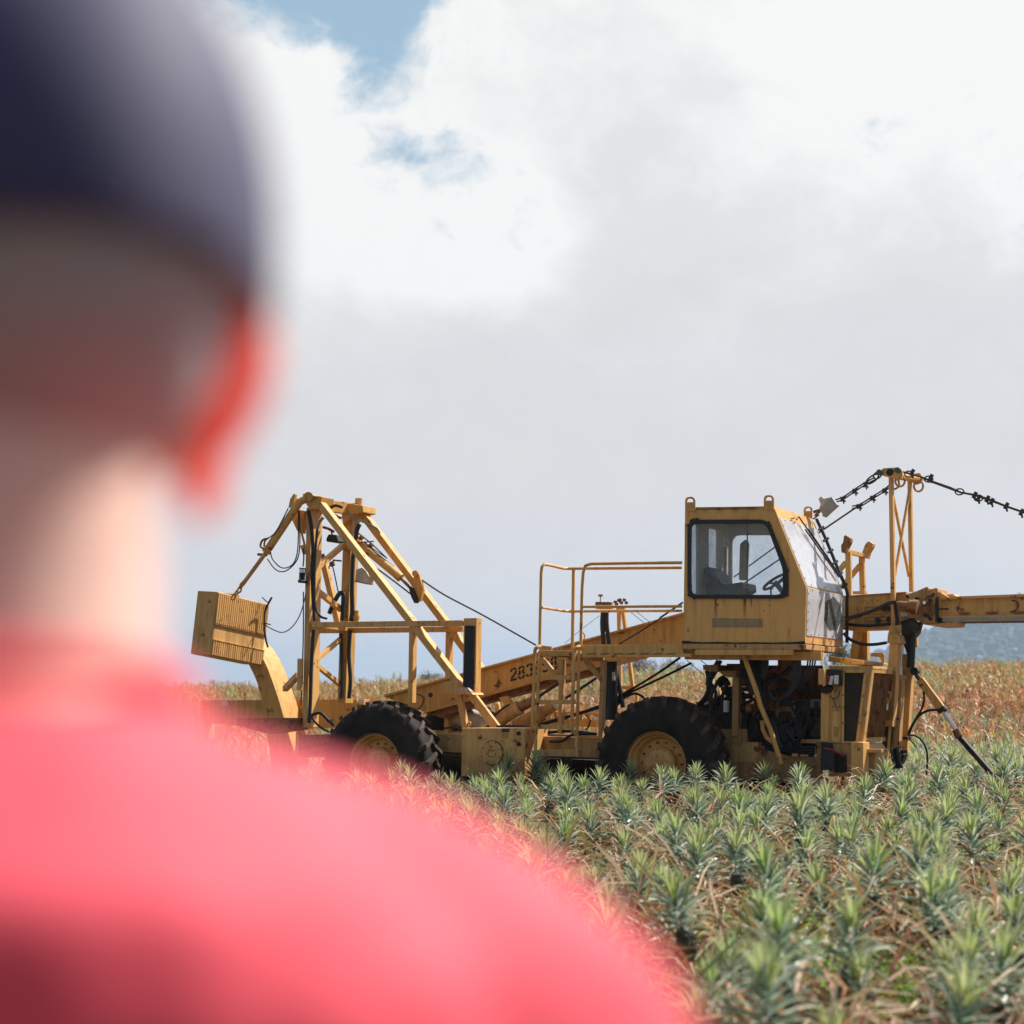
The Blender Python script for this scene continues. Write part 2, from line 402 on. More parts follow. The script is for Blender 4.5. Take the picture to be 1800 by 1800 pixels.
# lifting lugs
def lug(x, y, Y, s=1):
    b_ = NB(); o_ = rounded([(x-47*s, y+50*s), (x-47*s, y-85*s), (x+47*s, y-85*s), (x+47*s, y+50*s)], [3, 42*s, 42*s, 3])
    h_ = rounded([(x-30*s, y-35*s), (x-22*s, y-68*s), (x+22*s, y-68*s), (x+30*s, y-35*s)], [6*s, 16*s, 16*s, 6*s])
    slab(b_, PS(D, Y, o_), (0, .018, 0), [PS(D, Y, h_)])
    for d_ in (-30, 30): bolt(b_, P(D(x+d_*s, y-8*s), Y), .012)
    part('lifting_lug', b_, 'yellow', bevel=.002)
lug(281, 208, YC-.02); lug(1013, 193, YC-.02); lug(1378, 285, YF-.05, .85)
# sign plate
bm = NB(); slab(bm, PS(D, YC-.006, [(487, 1252), (957, 1258), (957, 1338), (487, 1335)]), (0, .005, 0)); pl = part('name_plate', bm, 'faded')
def text3d(s, p, size, mat, par, ext=.002, rotx=PI/2, sx=1, name='lettering', roty=0):
    cu = bpy.data.curves.new(name, 'FONT'); cu.body = s; cu.size = size; cu.extrude = ext; cu.align_x = 'CENTER'; cu.align_y = 'CENTER'
    ob = bpy.data.objects.new(name, cu); COL.objects.link(ob)
    dg = bpy.context.evaluated_depsgraph_get(); me = bpy.data.meshes.new_from_object(ob.evaluated_get(dg)); bpy.data.objects.remove(ob)
    me.transform(Matrix.Translation(Vector(p)) @ Matrix.Rotation(roty, 4, 'Y') @ Matrix.Rotation(rotx, 4, 'X') @ Matrix.Diagonal((sx, 1, 1, 1)))
    me.materials.clear(); me.materials.append(M[mat]); ob = bpy.data.objects.new(name, me); COL.objects.link(ob); ob.parent = par; return ob
text3d('GAME 4238RX', P(D(722, 1297), YC-.008), .088, 'fadedtext', pl, sx=.92)
# black caulk line and rust at the foot of the cab
bm = NB()
pts = [(205, 1478), (280, 1482), (420, 1492), (560, 1488), (700, 1496), (900, 1490), (1100, 1494), (1250, 1492), (1350, 1484)]
for i in range(len(pts)-1):
    bar(bm, P(D(*pts[i]), YC-.012), P(D(*pts[i+1]), YC-.012), .022+.02*random.random(), .012)
part('caulk', bm, 'black')
# wipers, front pipe
bm = NB()
ff = lambda f, s, e=.03: (a_ + (k_-a_)*s + Vector((0, W*f, 0)) + n*e)
hose_pts = [ff(.42, .2), ff(.5, .17), ff(.62, .33)]
tube(bm, [ff(.50, .24, .05), ff(.93, .80, .05)], .009); tube(bm, [ff(.56, .24, .06), ff(.95, .79, .06)], .012)
tube(bm, [ff(.38, .13, .04), ff(.46, .08, .05), ff(.62, .3, .05)], .009); tube(bm, [ff(.3, .12, .02), ff(.38, .1, .03)], .008)
part('wiper', bm, 'black')
bm = NB(); cp = [ff(1.0, .02, .04), ff(1.005, .3, .05), ff(1.005, .7, .05), ff(1.0, .97, .05), c_+DY+Vector((.05, 0, .5)), c_+DY+Vector((.05, 0, .05))]
tube(bm, curve(cp, 5), .02)
for s in (.15, .3, .45, .6, .75, .9): p = ff(1.0, s, .05); cyl(bm, p-Vector((.02, .03, .02)), p+Vector((.02, .03, .02)), .016, 6)
part('corner_pipe', bm, 'black', smooth=True)
# cab interior
bm = NB()
seat_s = [(410, 790), (450, 775), (500, 800), (560, 910), (590, 935), (600, 1100), (440, 1100), (420, 950)]
slab(bm, PS(D, .62, seat_s), (0, .42, 0)); 
slab(bm, PS(D, .60, rounded([(560, 950), (770, 915), (780, 990), (600, 1100), (540, 1100)], 18)), (0, .46, 0))
part('seat', bm, 'seat', bevel=.03)
bm = NB(); cs = P(D(1070, 915), .75)
ax = (P(D(1140, 845), .75)-P(D(945, 985), .75)).normalized(); rr = (P(D(1140, 845), .75)-P(D(945, 985), .75)).length/2
ring = [cs + ax*rr*math.cos(t_) + Vector((0, 1, 0))*rr*math.sin(t_) for t_ in [i*2*PI/20 for i in range(21)]]
tube(bm, ring, .016, 6); nn = ax.cross(Vector((0, 1, 0))).normalized(); nn = nn if nn.z < 0 else -nn
for t_ in (.3, 2.4, 4.5): tube(bm, [cs+nn*.03, cs + ax*rr*math.cos(t_) + Vector((0, 1, 0))*rr*math.sin(t_)], .014, 6)
tube(bm, [cs, cs+nn*.5+Vector((.05, 0, 0))], .03, 8)
part('steering_wheel', bm, 'black', smooth=True)
bm = NB(); tube(bm, [P(D(1030, 960), 1.0), P(D(1035, 1060), 1.0)], .01); tube(bm, [P(D(1030, 975), 1.0), P(D(1030, 985), 1.0)], .03)
bx(bm, cs.x+.1, cs.x+.34, .45, 1.2, bl.z, bl.z+.42)
bar(bm, P(D(603, 590), 1.45), P(D(603, 900), 1.45), .03, .04)
part('control_console', bm, 'black')
bm = NB(); bar(bm, P(D(605, 590), 1.3), P(D(600, 900), 1.3), .035, .03); part('grab_rail', bm, 'yellow')
bm = NB(); slab(bm, PS(D, 1.5, rounded([(745, 560), (800, 515), (830, 560), (815, 900), (735, 900)], 20)), (0, .02, 0)); part('door_pillar_trim', bm, 'grey')
# work light on the cab roof
bm = NB(); lp = P(D(1565, 215), 1.5)
slab(bm, PS(D, 1.42, [(1478, 240), (1598, 125), (1652, 200), (1530, 312), (1508, 300), (1512, 280)]), (0, .09, 0))
wl = part('work_light', bm, 'grey', bevel=.006)
bm = NB(); slab(bm, PS(D, 1.5, [(1475, 140), (1500, 120), (1530, 140), (1600, 125), (1480, 240), (1495, 190)]), (0, .06, 0)); part('bracket', bm, 'lamp', wl)
bm = NB(); tube(bm, [P(D(1430, 265), 1.5), P(D(1500, 245), 1.5)], .018); tube(bm, [P(D(1440, 300), 1.5), P(D(1490, 260), 1.5)], .014); part('mount', bm, 'rust', wl)

# ---- platform
bm = NB()
prism(bm, C, .10, .05, [(990, 712), (1720, 706), (1720, 772), (1780, 772), (1780, 797), (990, 800)])
bx(bm, P(C(990, 0), .1).x, S3[4].x+.1, .15, .95, P(C(1000, 728), .1).z-.03, P(C(1000, 728), .1).z)
for i in range(9):
    x = 1010+i*78
prism(bm, D, .10, .06, [(325, 1543), (1235, 1543), (1235, 1596), (325, 1596)])
bx(bm, P(D(240, 0), .3).x, P(D(1500, 0), .3).x, .3, .42, P(D(700, 1640), .3).z, P(D(700, 1560), .3).z)
bx(bm, P(D(240, 0), 1.3).x, P(D(1500, 0), 1.3).x, 1.3, 1.42, P(D(700, 1640), 1.3).z, P(D(700, 1560), 1.3).z)
deck = part('platform', bm, 'yellow', bevel=.004)
bm = NB()
for i in range(7):
    p, q = P(C(1030+i*95, 776), .094), P(C(1095+i*95, 772), .094); bar(bm, p, q, .008, .005); 
part('drain_slot', bm, 'black', deck)
bm = NB()   # ladder deck with serrated grating
x0, x1 = P(C(680, 770), .10).x, P(C(945, 770), .10).x; zt = P(C(800, 752), .1).z
bx(bm, x0, x1, .10, .13, zt-.06, zt); 
for i in range(26): xx = x0+(x1-x0)*(i+.5)/26; bx(bm, xx-.004, xx+.004, .13, .95, zt-.03, zt+.006)
bx(bm, x0, x1, .92, .95, zt-.1, zt+.05); bx(bm, x0, x0+.02, .13, .92, zt-.06, zt+.0)
part('ladder_deck', bm, 'worn')
bm = NB(); slab(bm, [P(C(685, 712), .9), P(C(775, 722), .9), P(C(775, 757), .9), P(C(685, 757), .9)], (0, .02, 0)); slab(bm, [P(C(790, 728), .9), P(C(850, 730), .9), P(C(845, 745), .9), P(C(785, 742), .9)], (0, .02, 0)); part('toe_board', bm, 'yellow')
# rails
def railr(pts, r=.018, name='handrail', mat='yellow'):
    b_ = NB(); tube(b_, pts, r, 10); return part(name, b_, mat, smooth=True)
RZ = .10
nr = [P(C(985, 712), RZ), P(C(995, 300), RZ), P(C(1003, 190), RZ), P(C(1018, 142), RZ), P(C(1055, 128), RZ), P(C(1090, 127), RZ), P(C(1400, 122), RZ), P(C(1712, 119), RZ)]
railr(nr); railr([P(C(1005, 436), RZ), P(C(1712, 433), RZ)], .016)
q1 = P(C(880, 160), .9); q0 = P(C(725, 130), RZ)
fr_ = [P(C(690, 716), RZ), P(C(700, 200), RZ), P(C(706, 150), RZ), P(C(722, 131), RZ+.03), P(C(770, 138), .3), P(C(860, 160), .82), P(C(895, 161), .9), P(C(1200, 159), .9), P(C(1712, 155), .9)]
railr(fr_); railr([P(C(705, 440), RZ), P(C(860, 466), .82), P(C(900, 469), .9), P(C(1712, 465), .9)], .016)
railr([P(C(933, 165), .9), P(C(925, 740), .9)], .02)
# ladder
bm = NB()
tube(bm, [P(C(688, 765), .09), P(C(675, 1100), .09), P(C(659, 1480), .09)], .02, 8); tube(bm, [P(C(972, 765), .09), P(C(965, 1100), .09), P(C(953, 1480), .09)], .02, 8)
lad = part('ladder', bm, 'yellow', smooth=True)
bm = NB()
for sx in (0, 288):
    pts = [(692+sx*.99, 722), (670+sx*.985, 730), (654+sx*.98, 770), (648+sx*.98, 1000), (637+sx*.99, 1290), (650+sx*1., 1340), (664+sx*1., 1352)]
    tube(bm, curve([P(C(x, y), .0 if 0 < i < 5 else .06) for i, (x, y) in enumerate(pts)], 4), .021, 8)
part('grab_bar', bm, 'yellow', lad, smooth=True)
for y, x0_, x1_ in ((945, 680, 945), (1122, 672, 935), (1300, 662, 925)):
    bm = NB(); bar(bm, P(C(x0_, y), .06), P(C(x1_, y-2), .06), .05, .06); part('rung', bm, 'yellow', lad, bevel=.003)
bm = NB(); prism(bm, C, .02, .12, [(635, 1470), (665, 1470), (665, 1466), (965, 1464), (965, 1516), (645, 1508), (635, 1508)]); part('rung', bm, 'worn', lad, bevel=.003)
# supports behind the ladder
bm = NB()
bar(bm, P(C(845, 815), .86), P(C(832, 1350), .86), .05, .08); bar(bm, P(C(705, 812), .80), P(C(850, 985), .80), .05, .05)
bar(bm, P(C(1005, 812), .3), P(C(1135, 965), .3), .055, .05); bar(bm, P(C(1142, 820), .3), P(C(1125, 1375), .3), .052, .07)
part('platform_support', bm, 'worn')
# ---- wheels
def wheel(cx, cy, cz, near=True):
    s = 1 if near else -1; yy = lambda y: s*y
    c = Vector((cx, cy, cz)); b_ = NB()
    pr = [(.352, 0), (.362, .012), (.35, .022), (.335, .03), (.32, .06), (.318, .12), (.298, .13), (.285, .16), (.27, .2), (.12, .2), (.12, .23)]
    pr = [(r_, yy(y)) for r_, y in pr]; lathe(b_, c, pr, 56)
    rim = part('wheel', b_, 'yellow', smooth=True)
    b_ = NB()
    tp_ = [(.345, .02), (.37, -.005), (.42, -.02), (.52, -.03), (.60, -.022), (.665, .0), (.695, .03), (.705, .08), (.71, .225), (.705, .37), (.695, .42), (.665, .45), (.6, .47), (.5, .48), (.4, .46), (.345, .43)]
    lathe(b_, c, [(r_, yy(y)) for r_, y in tp_], 72, close=True)
    part('tyre', b_, 'rubber', rim, smooth=True)
    b_ = NB(); nl = 22
    for k in range(nl):
        for side_ in (0, 1):
            a0 = 2*PI*(k + .5*side_)/nl; ls = []
            prof = [(.0, .665, .0), (.04, .70, .03), (.09, .72, .16), (.02, .71, .26)] if False else None
            # lug as a bent bar from the shoulder to the centre of the tread
            yv = [-.012, .03, .13, .24]; av = [0, .02, .09, .18]; rb = [.60, .69, .70, .705]; rt_ = [.665, .735, .75, .75]
            w_ = [.055, .05, .045, .04]; prev = None
            for i in range(4):
                y = yv[i] if side_ == 0 else .45 - yv[i]; a = a0 + av[i]
                ring_ = []
                for (r_, da) in ((rb[i], -w_[i]), (rb[i], w_[i]), (rt_[i], w_[i]*.75), (rt_[i], -w_[i]*.75)):
                    ring_.append(b_.verts.new(c + Vector((r_*math.cos(a+da), yy(y), r_*math.sin(a+da)))))
                if prev:
                    for j in range(4): b_.faces.new((prev[j], prev[(j+1) % 4], ring_[(j+1) % 4], ring_[j]))
                else: b_.faces.new(ring_)
                prev = ring_
            b_.faces.new(prev[::-1])
    part('tread', b_, 'tread', rim)
    b_ = NB(); lathe(b_, c, [(.0001, yy(.10)), (.05, yy(.10)), (.15, yy(.105)), (.185, yy(.115)), (.19, yy(.15)), (.19, yy(.22))], 40)
    for k in range(28):
        a = 2*PI*k/28; p = c + Vector((.172*math.cos(a), yy(.09), .172*math.sin(a))); cyl(b_, p, p+Vector((0, yy(.03), 0)), .012, 6)
    for k in range(4):
        a = 2*PI*k/4+.4; p = c + Vector((.1*math.cos(a), yy(.085), .1*math.sin(a))); cyl(b_, p, p+Vector((0, yy(.03), 0)), .012, 6)
    cyl(b_, c+Vector((0, yy(.08), 0)), c+Vector((0, yy(.13), 0)), .02, 8)
    part('hub', b_, 'yellow', rim, smooth=True)
    b_ = NB()
    for k in range(14):
        a = 2*PI*k/14; p = c + Vector((.235*math.cos(a), yy(.18), .235*math.sin(a))); cyl(b_, p, p+Vector((0, yy(.03), 0)), .014, 6)
    part('wheel_nut', b_, 'rust', rim)
hb = Vector((0, 0, .74)); wheel(0, 0, .74)
hr = P((656, 1342), 0); wheel(hr.x, 0, hr.z); wheel(0, 2.5, .74, False); wheel(hr.x, 2.5, hr.z, False)
bm = NB(); cyl(bm, (0, .2, .74), (0, 2.3, .74), .1); cyl(bm, (hr.x, .2, hr.z), (hr.x, 2.3, hr.z), .1)
lathe(bm, (0, 1.25, .74), [(.1, -.2), (.22, -.1), (.24, 0), (.22, .1), (.1, .2)], 24); part('axle', bm, 'worn', smooth=True)
# ---- chassis
bm = NB(); 
xa, xb = P(C(560, 0), .55).x, P(C(560, 0), .55).x
zt_, zb_ = P(C(900, 1372), .55).z, P(C(900, 1512), .55).z
bx(bm, hr.x-.2, 1.0, .55, .68, zb_, zt_); bx(bm, hr.x-.2, 1.0, 1.82, 1.95, zb_, zt_)
for x in (hr.x+.3, -1.6, -.6, .9): bx(bm, x, x+.12, .68, 1.82, zb_+.04, zt_-.04)
part('chassis', bm, 'worn', bevel=.006)
bm = NB()
prism(bm, U, 2.3, .14, [(352, 1231), (640, 1229), (640, 1279), (548, 1280), (500, 1283), (352, 1270)])
prism(bm, U, 2.25, .04, [(604, 1230), (627, 1229), (627, 1262), (600, 1258)])
bar(bm, P((355, 1236), 2.28), P((362, 1300), 2.28), .05, .2)
rb_ = part('rear_beam', bm, 'orange', bevel=.005)
bm = NB(); slab(bm, PS(U, 2.294, [(390, 1232), (400, 1232), (400, 1241), (390, 1241)]), (0, .004, 0)); slab(bm, PS(U, 2.29, [(628, 1231), (640, 1230), (640, 1238), (628, 1238)]), (0, .004, 0)); part('sticker', bm, 'white', rb_)
bm = NB(); prism(bm, U, .7, .5, [(525, 1292), (600, 1290), (600, 1330), (525, 1332)]); prism(bm, U, .75, .3, [(415, 1262), (520, 1262), (520, 1283), (470, 1290), (415, 1275)]); part('rear_gearbox', bm, 'rust', bevel=.01)
# ---- tank box
bm = NB(); TB = PS(K, .05, [(910, 598), (1580, 600), (1572, 1118), (902, 1110)])
slab(bm, TB, (0, .62, 0)); tank = part('tank', bm, 'yellow', bevel=.008)
bm = NB(); c0 = P(K(1235, 860), .05); cyl(bm, c0+Vector((0, .01, 0)), c0-Vector((0, .03, 0)), .135, 40)
rg = NB(); tube(rg, [c0+Vector((.138*math.cos(q_), -.004, .138*math.sin(q_))) for q_ in [i*PI/20 for i in range(41)]], .007, 6); part('cover_edge_shade', rg, 'black', tank)  # black ring added for the shaded edge of the cover plate
cov = part('cover_plate', bm, 'yellow', tank, smooth=True)
bm = NB()
for k in range(8): a = 2*PI*k/8+.35; bolt(bm, c0+Vector((.125*math.cos(a), -.03, .125*math.sin(a))), .008, .006)
part('bolt', bm, 'black', cov)
bm = NB(); sm = [P(K(1225+45*math.cos(t_), 862+42*math.sin(t_)), .018) for t_ in [(-.1+i*(PI+.2)/12) for i in range(13)]]; tube(bm, sm, .0035, 5)
for pts in ([(1192, 838), (1200, 822), (1212, 824), (1208, 838), (1196, 848)], [(1222, 815), (1228, 850)], [(1232, 838), (1245, 832), (1262, 838)], [(1185, 842), (1190, 855)]):
    tube(bm, [P(K(*q), .018) for q in pts], .003, 5)
part('scrawled_face', bm, 'black', cov)
bm = NB()
for q in ((1515, 655), (1515, 768)): p = P(K(*q), .05); bolt(bm, p, .024, .03); cyl(bm, p-Vector((0, .03, 0)), p-Vector((0, .04, 0)), .012, 8)
part('bolt', bm, 'black', tank)
bm = NB(); slab(bm, PS(K, .047, [(1330, 604), (1412, 604), (1412, 642), (1328, 642)]), (0, .004, 0)); part('dark_sticker', bm, 'navy', tank)
bm = NB(); slab(bm, PS(K, .047, [(1338, 648), (1400, 648), (1398, 706), (1336, 704)]), (0, .004, 0)); part('yellow_sticker', bm, 'ysticker', tank)
bm = NB(); tube(bm, curve([P(K(*q), .3) for q in ((965, 598), (968, 570), (985, 540), (1000, 545), (995, 565), (982, 590))], 4), .012); part('hook', bm, 'orange', tank, smooth=True)
# ---- tower
TN, TF = .85, 1.72
bm = NB()
bar(bm, P(T(172, 240), TN), P(B(253, 1075), TN), .072, .27); part('tower_post', bm, 'yellow', bevel=.004)
bm = NB(); bar(bm, P(T(690, 240), TF), P(U(600, 1236), TF), .125, .2); part('tower_post', bm, 'orange', bevel=.004)
bm = NB()
bar(bm, P(T(250, 130), TN-.01), P(B(1495, 775), TN-.01), .085, .13); part('near_diagonal', bm, 'yellow', bevel=.003)
bm = NB(); bar(bm, P(T(790, 235), TF+.02), P(U(852, 1190), TF+.02), .085, .13); part('far_diagonal', bm, 'orange', bevel=.003)
bm = NB(); prism(bm, T, TN-.02, .3, [(100, 92), (175, 70), (345, 100), (300, 260), (180, 262), (140, 205)]);
prism(bm, T, TN-.06, .4, [(92, 62), (140, 50), (260, 88), (250, 104), (92, 90)])
beam(bm, P(T(250, 200), TN+.2), P(T(770, 265), TF+.1), .1, .15)
prism(bm, T, TF-.1, .34, [(640, 192), (740, 188), (800, 205), (880, 215), (890, 300), (740, 330), (620, 470), (600, 300)])
part('tower_head', bm, 'orange', bevel=.004)
bm = NB(); p = P(T(830, 200), TF+.1); cyl(bm, p, p+Vector((0, 0, .08)), .05); p = P(T(790, 1700), TF); cyl(bm, p-Vector((0, 0, .05)), p+Vector((0, 0, .1)), .045); cyl(bm, p+Vector((0, 0, .0)), p+Vector((0, 0, .03)), .06)
cyl(bm, P(T(165, 95), TN-.1), P(T(165, 95), TN+.1), .06, 12); part('bearing', bm, 'orange', smooth=True)
def brace(p, q, w=.06, mat='yellow', h=None): b_ = NB(); beam(b_, p, q, w, h or w); part('brace', b_, mat, bevel=.003)
brace(P(T(260, 1050), TN+.2), P(T(640, 725), TF), .065); brace(P(T(255, 1320), TN+.2), P(T(600, 1590), TF), .065)
brace(P(B(335, 545), TN+.2), P(B(540, 370), TF), .055); brace(P(B(335, 575), TN+.2), P(B(530, 735), TF), .055)
brace(P(T(370, 960), TF+.3), P(T(560, 1760), TF+.3), .08, 'orange'); brace(P(A(905, 1670), 1.3), P(A(1010, 1560), TN+.1), .07)
bm = NB(); bar(bm, P(B(305, 262), TN-.02), P(B(1500, 248), TN-.02), .068, .1); part('crossbar', bm, 'yellow', bevel=.003)
bm = NB(); bar(bm, P(B(350, 308), TF), P(B(1500, 296), TF), .068, .1); part('crossbar', bm, 'orange', bevel=.003)
bm = NB(); beam(bm, P(B(320, 262), TN+.1), P(B(575, 300), TF), .07, .05); beam(bm, P(B(1360, 262), TF), P(B(1530, 250), TN+.05), .07, .06); part('crossbar', bm, 'orange', bevel=.003)
bm = NB(); bar(bm, P(B(1093, 262), TN+.02), P(B(1083, 880), TN+.02), .062, .1); part('upright', bm, 'yellow', bevel=.003)
bm = NB(); bar(bm, P(B(1382, 290), TF+.02), P(B(1368, 1130), TF+.02), .062, .1); part('upright', bm, 'orange', bevel=.003)
bm = NB(); prism(bm, B, TN-.03, .14, [(1508, 210), (1610, 208), (1600, 815), (1500, 775)]); pp_ = part('pad_post', bm, 'yellow', bevel=.003)
bm = NB(); prism(bm, B, TN-.06, .03, [(1520, 268), (1590, 270), (1578, 795), (1502, 745)]); part('rubber_pad', bm, 'pad', pp_)
bm = NB()
for y in range(300, 780, 60): bolt(bm, P(B(1593, y), TN-.03), .008, .02)
part('bolt', bm, 'black', pp_)
bm = NB(); prism(bm, B, TN-.16, .03, rounded([(1345, 800), (1345, 716), (1450, 704), (1450, 812)], [10, 20, 30, 4]))
prism(bm, B, TN-.14, .3, [(1440, 795), (1450, 765), (1570, 800), (1582, 815), (1440, 812)]); fb = part('foot_bracket', bm, 'yellow', bevel=.003)
bm = NB(); prism(bm, B, TN-.13, .22, [(1452, 756), (1540, 760), (1562, 790), (1452, 785)]); part('plank', bm, 'plank', fb)
bm = NB(); bar(bm, P(B(1463, 815), TN-.02), P(B(1515, 1085), TN-.02), .07, .07); bar(bm, P(B(1550, 800), TN-.06), P(B(1765, 1085), TN-.06), .1, .06)
bar(bm, P(B(1500, 840), TN), P(B(1600, 840), TN), .08, .05); part('strut', bm, 'yellow', bevel=.003)
bm = NB(); prism(bm, A, TN-.1, .05, [(1003, 1430), (1035, 1430), (1030, 1680), (998, 1680)]); part('angle_plate', bm, 'yellow')
# hydraulic cylinder to the counterweight
bm = NB(); p0, p1, p2, p3 = P(A(1030, 175), TN), P(A(770, 565), TN-.05), P(A(755, 590), TN-.05), P(A(590, 815), TN-.1)
tube(bm, [p0, p1], .052, 16); tube(bm, [P(A(1020, 190), TN), P(A(1075, 165), TN)], .05, 10); cyl(bm, p0+(p1-p0)*.6, p0+(p1-p0)*.61, .047, 16); cyl(bm, p0+(p1-p0)*.75, p0+(p1-p0)*.76, .047, 16)
tube(bm, [p1, p2], .058, 12); tube(bm, [P(A(745, 620), TN-.05), P(A(740, 600), TN-.05)], .04, 10)
hc = part('hydraulic_cylinder', bm, 'yellow', smooth=True)
bm = NB(); tube(bm, [p2, p3], .027, 10); tube(bm, [p3, P(A(560, 850), TN-.1)], .03, 8); part('piston_rod', bm, 'yellow', hc, smooth=True)
bm = NB(); tube(bm, curve([P(A(*q), TN-.1) for q in ((760, 480), (725, 495), (710, 540), (735, 560))], 4), .014); tube(bm, curve([P(A(*q), TN-.12) for q in ((780, 470), (745, 500), (740, 545))], 4), .012); tube(bm, [P(A(690, 605), TN-.05), P(A(760, 610), TN-.05)], .018); part('port', bm, 'rust', hc, smooth=True)
bm = NB(); prism(bm, A, TN, .05, [(930, 235), (945, 165), (975, 122), (985, 130), (968, 225)]); prism(bm, A, TN+.1, .1, [(960, 335), (1010, 250), (1060, 262), (1050, 320), (1035, 440), (1000, 420)]); part('hanger_plate', bm, 'orange', bevel=.003)
bm = NB()
for i, (x, y, s) in enumerate(((560, 850, 30), (545, 885, 32), (520, 915, 30), (500, 940, 26))):
    c0_ = P(A(x, y), TN-.12); e1 = Vector((1, 0, 0)) if i % 2 else Vector((0, 1, 0)); e2 = Vector((.35, 0, .93))
    tube(bm, [c0_+e1*.028*math.cos(t_)+e2*.045*math.sin(t_) for t_ in [j*2*PI/12 for j in range(13)]], .012, 6)
part('chain', bm, 'orange', smooth=True)
# counterweight box (tilted) : frame from measured edges
cz = (P(U(383, 1040), .75)); wcz = MM @ cz
def camv(x, up, dep): return MI3 @ (RT*x + UPV*up + FW*dep)
kk = 1.03
Wv = camv(-.07, -.80, -.129)*kk; Uv = camv(.55, -.225, 1.01)*.97; Vv = camv(-.285, .007, .155)*kk
bm = NB(); slab(bm, [cz, cz+Uv, cz+Uv+Wv, cz+Wv], Vv); cw = part('counterweight_box', bm, 'boxpaint', bevel=.012)
bm = NB(); nrm = -Vv.normalized(); un = Uv/26
for i in range(26):
    for (s0, s1) in ((.02, .49), (.53, .74), (.76, .985)):
        if s0 == .53: continue
        p = cz + Uv*((i+.25)/26) + nrm*.002
        slab(bm, [p+Wv*s0, p+un*.62+Wv*s0, p+un*.62+Wv*s1, p+Wv*s1], nrm*.014)
part('rib', bm, 'boxpaint', cw)
bm = NB(); slab(bm, [cz+Wv*.5+nrm*.002, cz+Uv+Wv*.5+nrm*.002, cz+Uv+Wv*.518+nrm*.002, cz+Wv*.518+nrm*.002], nrm*.018)
part('seam', bm, 'rust', cw)
bm = NB(); slab(bm, [cz+Wv*.745+nrm*.002, cz+Uv+Wv*.745+nrm*.002, cz+Uv+Wv*.757+nrm*.002, cz+Wv*.757+nrm*.002], nrm*.02)
q = cz+Uv*.3; slab(bm, [q-Uv*.03, q+Uv*.12, q+Uv*.12+Vv*.4, q-Uv*.03+Vv*.4], -Wv.normalized()*.02); part('edge_strip', bm, 'boxpaint', cw)
bm = NB(); aY = 1.35
sp = [(690, 1290), (700, 1420), (760, 1500), (800, 1560), (830, 1590), (855, 1680)]
ap = PS(U, 1.8, [(438, 1170), (446, 1186), (452, 1200), (460, 1232), (468, 1272), (475, 1330), (480, 1372), (520, 1372), (519, 1345), (516, 1318), (507, 1290), (498, 1258), (490, 1230), (481, 1203), (471, 1176), (461, 1154), (450, 1136), (438, 1122), (424, 1112), (420, 1125)])
slab(bm, ap, Uv.normalized()*.42); part('curved_arm', bm, 'orange', bevel=.006)
# hoses and cables of the tower
bm = NB()
hose(bm, A, [(930, 240), (880, 340), (830, 430), (770, 480)], .008, TN-.1)
hose(bm, A, [(1010, 260), (1010, 450), (1000, 600), (960, 690), (880, 712), (810, 650), (790, 590)], .008, TN-.05)
hose(bm, A, [(1018, 260), (1022, 500), (1010, 620), (970, 690), (900, 740), (830, 725), (765, 640)], .008, TN-.03)
for dx in (0, 14, 26): hose(bm, T, [(150+dx, 280), (190+dx, 480), (215+dx*.8, 800), (205+dx, 1050), (215+dx*.7, 1400), (240+dx*.4, 1740)], .013, TN-.02)
hose(bm, T, [(450, 250), (520, 215), (610, 240)], .02, TN+.2); hose(bm, T, [(360, 380), (300, 460), (275, 600), (250, 1000), (245, 1400), (265, 1580), (330, 1680), (410, 1705)], .016, TN-.03)
hose(bm, T, [(440, 1640), (500, 1500), (580, 1370), (630, 1400), (625, 1560), (610, 1730)], .03, TF-.06)
hose(bm, T, [(440, 1640), (480, 1540), (560, 1420), (600, 1380)], .014, TF-.06)
hose(bm, T, [(840, 460), (800, 560), (785, 720), (755, 900), (740, 1300), (745, 1600), (725, 1740)], .03, TF-.05)
for x0_, y0_ in ((540, 0), (620, 0)): pass
hose(bm, B, [(610, 300), (600, 500), (612, 700), (600, 845)], .026, TF-.03); hose(bm, B, [(535, 330), (540, 500), (545, 700), (535, 845)], .024, TF-.04)
hose(bm, B, [(320, 300), (310, 450), (300, 650), (295, 850), (285, 1040)], .024, TN-.02); hose(bm, B, [(240, 0), (238, 400), (220, 900)], .008, TN-.02)
hose(bm, B, [(300, 980), (370, 960), (430, 1010), (480, 1060)], .02, .9); hose(bm, B, [(300, 990), (360, 1060), (440, 1110)], .015, .88)
hose(bm, T, [(440, 1050), (440, 1020), (480, 1000), (560, 1360)], .008, TF); hose(bm, T, [(490, 935), (600, 945)], .012, TF-.02)
hose(bm, T, [(100, 780), (105, 900), (95, 1020)], .009, TN-.05)
hoses = part('tower_hose', bm, 'hose', smooth=True)
bm = NB(); hose(bm, T, [(450, 260), (500, 215), (590, 235), (700, 320), (820, 400), (980, 470), (1070, 520), (1110, 580)], .014, TF-.1)
hose(bm, T, [(440, 260), (500, 212), (560, 215), (610, 240)], .022, TF-.12); hose(bm, T, [(360, 375), (310, 440), (290, 520)], .018, TN-.05); part('conduit', bm, 'steel', smooth=True)
bm = NB(); hose(bm, A, [(1100, 740), (1075, 860), (1060, 960), (1020, 1090), (960, 1180), (890, 1222), (820, 1205), (720, 1150)], .007, TN-.04); part('drooping_cable', bm, 'rust', smooth=True)
bm = NB()
hose(bm, U, [(738, 1017), (780, 1045), (850, 1082), (942, 1134)], .011, 1.5)
